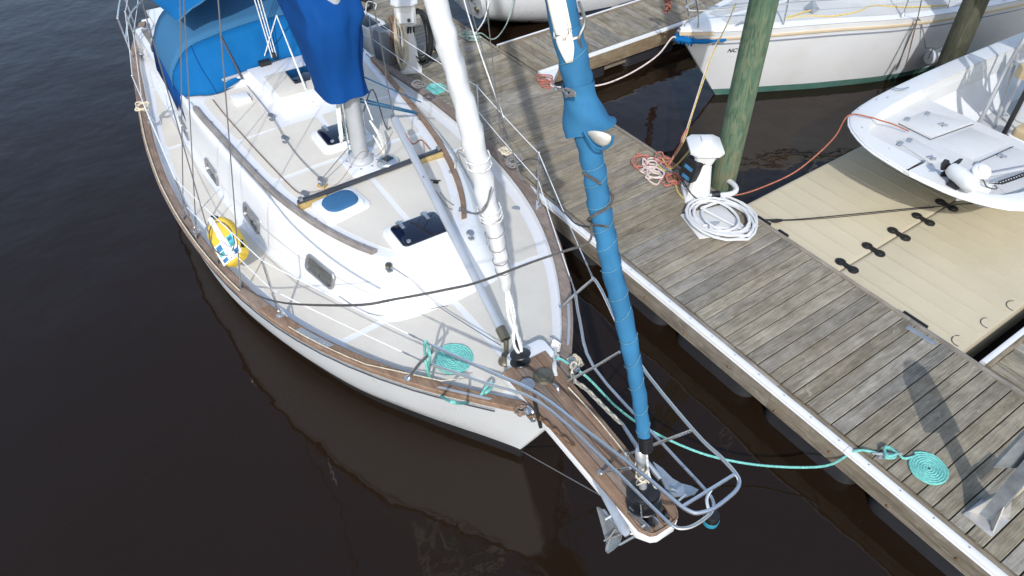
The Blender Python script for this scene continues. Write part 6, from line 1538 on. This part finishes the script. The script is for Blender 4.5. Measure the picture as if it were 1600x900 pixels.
# gunwale cap and recessed casting deck
gi = lambda x: max(tab(HG, x)-(.2 if x > 1 else .2), .02)
for s in (1, -1):
    R = []
    for x in XG:
        o_ = tab(HG, x); i_ = min(o_-.01, max(.0, o_-.24))
        xi = max(x, .26)
        R.append([T4(-x, s*o_, ZG(x)), T4(-x-.0, s*(o_-.02), ZG(x)+.008), T4(-max(x, .28), s*min(i_+.02, tab(HG, max(x, .28))-.24), ZG(x)+.008), T4(-max(x, .3), s*min(i_, tab(HG, max(x, .3))-.24), ZG(x)-.01), T4(-max(x, .34), s*min(i_-.02, tab(HG, max(x, .34))-.26), ZC), ])
    MB().loft(R, False).build('gunwale', M['gel_boat'], mb, ang=40)
R = []
for x in (.3, .36, .45, .62, .85, 1.15, 1.6, 1.93):
    b = tab(HG, x)-.24; R.append([T4(-x, b*j/4, ZC) for j in range(-4, 5)])
MB().loft(R, False).build('casting_deck', M['gel_deck'], mb)
MB().loft([[T4(-1.93, -1.06, z), T4(-1.93, 1.06, z)] for z in (ZC, .62)], False).build('deck_riser', M['gel_boat'], mb)
MB().loft([[T4(-x, y, .62) for y in (-1.06, 1.06)] for x in (1.9, 5.3)], False).build('cockpit_sole', M['nonskid_grey'], mb)
for s in (1, -1): MB().loft([[T4(-x, s*(tab(HG, x)-.25), ZG(x)), T4(-x, s*(tab(HG, x)-.27), .6)] for x in (1.85, 2.5, 3.2, 4, 5.3)], False).build('cockpit_side', M['gel_boat'], mb)
# near side: nonskid side deck flush with the rim
def lid(P, name='hatch_lid', z=ZC, m='gel_deck', th=.016):
    c = sum(P, Vector())/len(P); pl_ = [(p.x, p.y) for p in P]
    ar = sum(pl_[i-1][0]*pl_[i][1]-pl_[i][0]*pl_[i-1][1] for i in range(len(pl_)))
    if ar < 0: pl_ = pl_[::-1]
    return MB().prism(pl_, z+.002, z+th, .006).build(name, M[m], mb)
def RW(*P, z=ZC): return [W(px, py, z) for px, py in P]
l1 = lid(RW((1405, 192), (1445, 175.5), (1519, 193), (1454, 216)))
l2 = lid(RW((1400, 221), (1424, 216), (1478, 246), (1456, 258)))
l3 = lid(RW((1527, 254), (1580, 230), (1628, 250), (1560, 274)))
l4 = lid(RW((1460, 222), (1516, 200), (1575, 224), (1520, 250)), 'nonskid_panel', th=.006)
l5 = lid(RW((1546, 283), (1600, 268), (1640, 300), (1590, 316)), 'nonskid_panel', th=.008)
MB().tube(RW((1404, 193), (1454, 218), (1521, 194), z=ZC+.02), .005, 5).build('lid_gasket', M['black'], l1)
MB().tube(RW((1526, 255), (1583, 229), z=ZC+.02), .005, 5).build('lid_gasket', M['black'], l3)
for L_, Q in ((l1, ((1418, 186), (1449, 177))), (l2, ((1407, 224), (1421, 219))), (l3, ((1527, 256),))):
    for px, py in Q: p = W(px, py, ZC+.022); MB().box(p, (.05, .1, .01), .003, rz=.3).build('hinge', M['greyplate'], L_)
for L_, (px, py) in ((l1, (1474, 196)), (l2, (1456, 248)), (l3, (1566, 245))):
    p = W(px, py, ZC+.02); MB().tube([p+Vector((-.05, -.02, .01)), p+Vector((.04, .02, .014))], .014, 6).tube([p+Vector((-.03, .04, .01)), p+Vector((.02, -.03, .01))], .012, 6).build('latch', M['steel'], L_)
p = W(1434, 251, ZC+.03); MB().tube(cr([p+Vector((-.09, -.03, .02)), p, p+Vector((.07, .03, .02))], 4), .018, 6).build('cleat', M['steel'], mb)
for px, py in ((1341, 171), (1347, 199), (1389, 232), (1370, 155), (1387, 152), (1452, 268)): MB().lathe([(.011, 0), (.009, .004)], 8, Matrix.Translation(W(px, py, ZG(.3)+.008))).build('screw', M['steel_dull'], mb)
p = W(1408, 140, 1.28); MB().tube(cr([p+Vector((-.06, -.09, .02)), p, p+Vector((.04, .09, .02))], 4), .015, 6).build('cleat', M['steel'], mb)
# trolling motor on its bracket at the near bow
tm_ = thing('trolling_motor', 'white electric trolling motor with black propeller stowed on the motorboat bow', 'trolling motor', W(1520, 290, 1.25))
a, b = W(1487, 264, 1.4), W(1519, 290, 1.4); d4 = (b-a).normalized()
MB().lathe([(.02, -.02), (.075, .0), (.09, .06), (.092, .16), (.092, (b-a).length-.06), (.085, (b-a).length), (.05, (b-a).length+.06), (0, (b-a).length+.075)], 20, frame(a, d4)).build('motor_pod', M['gel'], tm_)
pr = frame(a-d4*.035, d4)
for k in range(3):
    t = k*2.1+.6; e = Vector((cos(t), sin(t), 0)); f_ = Vector((-sin(t), cos(t), 0))
    P = [pr @ (e*r_+f_*w_+Vector((0, 0, z_))) for r_, w_, z_ in ((.02, -.025, 0), (.07, -.065, -.015), (.13, -.06, -.02), (.155, .0, .0), (.12, .055, .02), (.07, .05, .015), (.02, .025, 0))]
    plate('propeller_blade', P, tm_, .012, 'black')
MB().lathe([(.035, -.04), (.04, .02), (.03, .05)], 12, pr).build('propeller_hub', M['black'], tm_)
plate('skeg', [W(1468, 261, 1.39), W(1486, 263, 1.4), W(1488, 272, 1.34), W(1480, 270, 1.35)], tm_, .014, 'gel')
MB().tube([W(1481, 283, 1.29), W(1500, 292, 1.27)], [.05, .06], 10).lathe([(.06, -.08), (.065, 0), (.05, .08)], 12, frame(W(1493, 288, 1.29), (0, 1, .2))).build('motor_mount', M['black'], tm_)
plate('mount_foot', [W(1491, 300, 1.25), W(1513, 289, 1.27), W(1508, 297, 1.25), W(1498, 301, 1.24)], tm_, .03, 'black')
plate('mount_foot', [W(1474, 283, 1.25), W(1488, 277, 1.27), W(1490, 284, 1.25), W(1480, 287, 1.24)], tm_, .03, 'black')
MB().prism([(p.x, p.y) for p in (W(1500, 300, 1.25), W(1548, 297, 1.25), W(1556, 286, 1.25), W(1530, 284, 1.25))], ZC+.03, ZC+.17, .02).build('mount_base', M['gel'], tm_)
MB().lathe([(.08, -.07), (.1, -.04), (.1, .04), (.075, .07), (.03, .08), (0, .08)], 18, frame(W(1531, 270, 1.39), (.3, -.3, .9))).build('motor_head', M['gel'], tm_)
MB().lathe([(.05, .07), (.052, .085), (0, .088)], 14, frame(W(1531, 270, 1.39), (.3, -.3, .9))).build('head_cap', M['hose_white'], tm_)
MB().tube([W(1533, 276, 1.33), W(1560, 271, 1.32), W(1605, 262, 1.32), W(1660, 252, 1.32)], .026, 10).build('shaft', M['alu'], tm_)
pts = [W(1545, 286, 1.27), W(1560, 287, 1.27)]
n = 90
for i in range(n):
    t = i/n; c = W(lerp(1562, 1625, t), lerp(286, 264, t), 1.29); pts.append(c+Vector((.022*cos(i*1.05), .0, .022*sin(i*1.05)))+Vector((0, .022*cos(i*1.05)*.4, 0)))
MB().tube(pts, .008, 5).build('coiled_cable', M['black'], tm_)
MB().tube(cr([W(1526, 281, 1.34), W(1536, 281, 1.37), W(1541, 291, 1.29), W(1552, 295, 1.27), W(1558, 294, 1.27), W(1553, 289, 1.29)], 4), .008, 5).build('pull_cord', M['rope_dark'], tm_)
# seat, console and pole behind the casting deck
def bx4(x0, x1, y0, y1, z0, z1, m, name, ch=.03): 
    P = [T4(x, y, 0) for x, y in rrect(min(x0, x1), min(y0, y1), max(x0, x1), max(y0, y1), .08, 4)]; return MB().prism([(p.x, p.y) for p in P], z0, z1, ch).build(name, M[m], mb)
bx4(-2.1, -2.75, .02, .75, .63, 1.02, 'gel', 'seat_box'); bx4(-2.13, -2.7, .05, .72, 1.02, 1.12, 'tanseat', 'seat_cushion', .04)
bx4(-3.3, -4.0, -.42, .42, .63, 1.55, 'gel', 'console', .06)
lp = MB()
for sx in (-.42, .34): lp.tube(cr([T4(-2.35, sx, .63), T4(-2.4, sx, 1.7), T4(-2.55, sx, 2.25)], 4), .028, 8).tube([T4(-2.9, sx, .63), T4(-2.5, sx, 1.8)], .022, 8)
lp.tube([T4(-2.42, -.42, 1.75), T4(-2.42, .34, 1.75)], .022, 8).tube([T4(-2.55, -.42, 2.25), T4(-2.55, .34, 2.25)], .028, 8); lp.build('tower_frame', M['alu'], mb)
bx4(-2.3, -2.75, -.3, .25, 1.62, 1.78, 'tanseat', 'tower_seat', .05)
MB().loft([[T4(-2.48, y, z) for y in (-.3, .22)] for z in (1.8, 2.2)]+[[T4(-2.54, y, z) for y in (-.3, .22)] for z in (2.2, 1.8)], False).build('tower_backrest', M['tanseat'], mb)
MB().loft([[T4(-3.3, y, z) for y in (-.38, .38)] for z in (1.5, 1.9)], False).build('windscreen', M['port_glass'], mb)
MB().tube([T4(-2.12, .0, .68), T4(-2.12, 0, 2.9)], .03, 10).build('pole', M['black'], mb)
MB().tube(cr([W(1571, 188, 1.06), W(1566, 184, 1.12), W(1568, 178, 1.14), W(1574, 180, 1.08)], 4), .012, 6).build('grab_rail', M['steel'], mb)
for s in (1, -1):
    for x in (-3.2, -4.3): MB().tube([T4(x, s*.5, .62), T4(x, s*.55, 2.75)], .025, 8).build('top_leg', M['alu'], mb)
P = [T4(x, y, 0) for x, y in rrect(-4.9, -.8, -2.9, .8, .2)]; MB().prism([(p.x, p.y) for p in P], 2.75, 2.82, .02).build('hard_top', M['gel_boat'], mb)
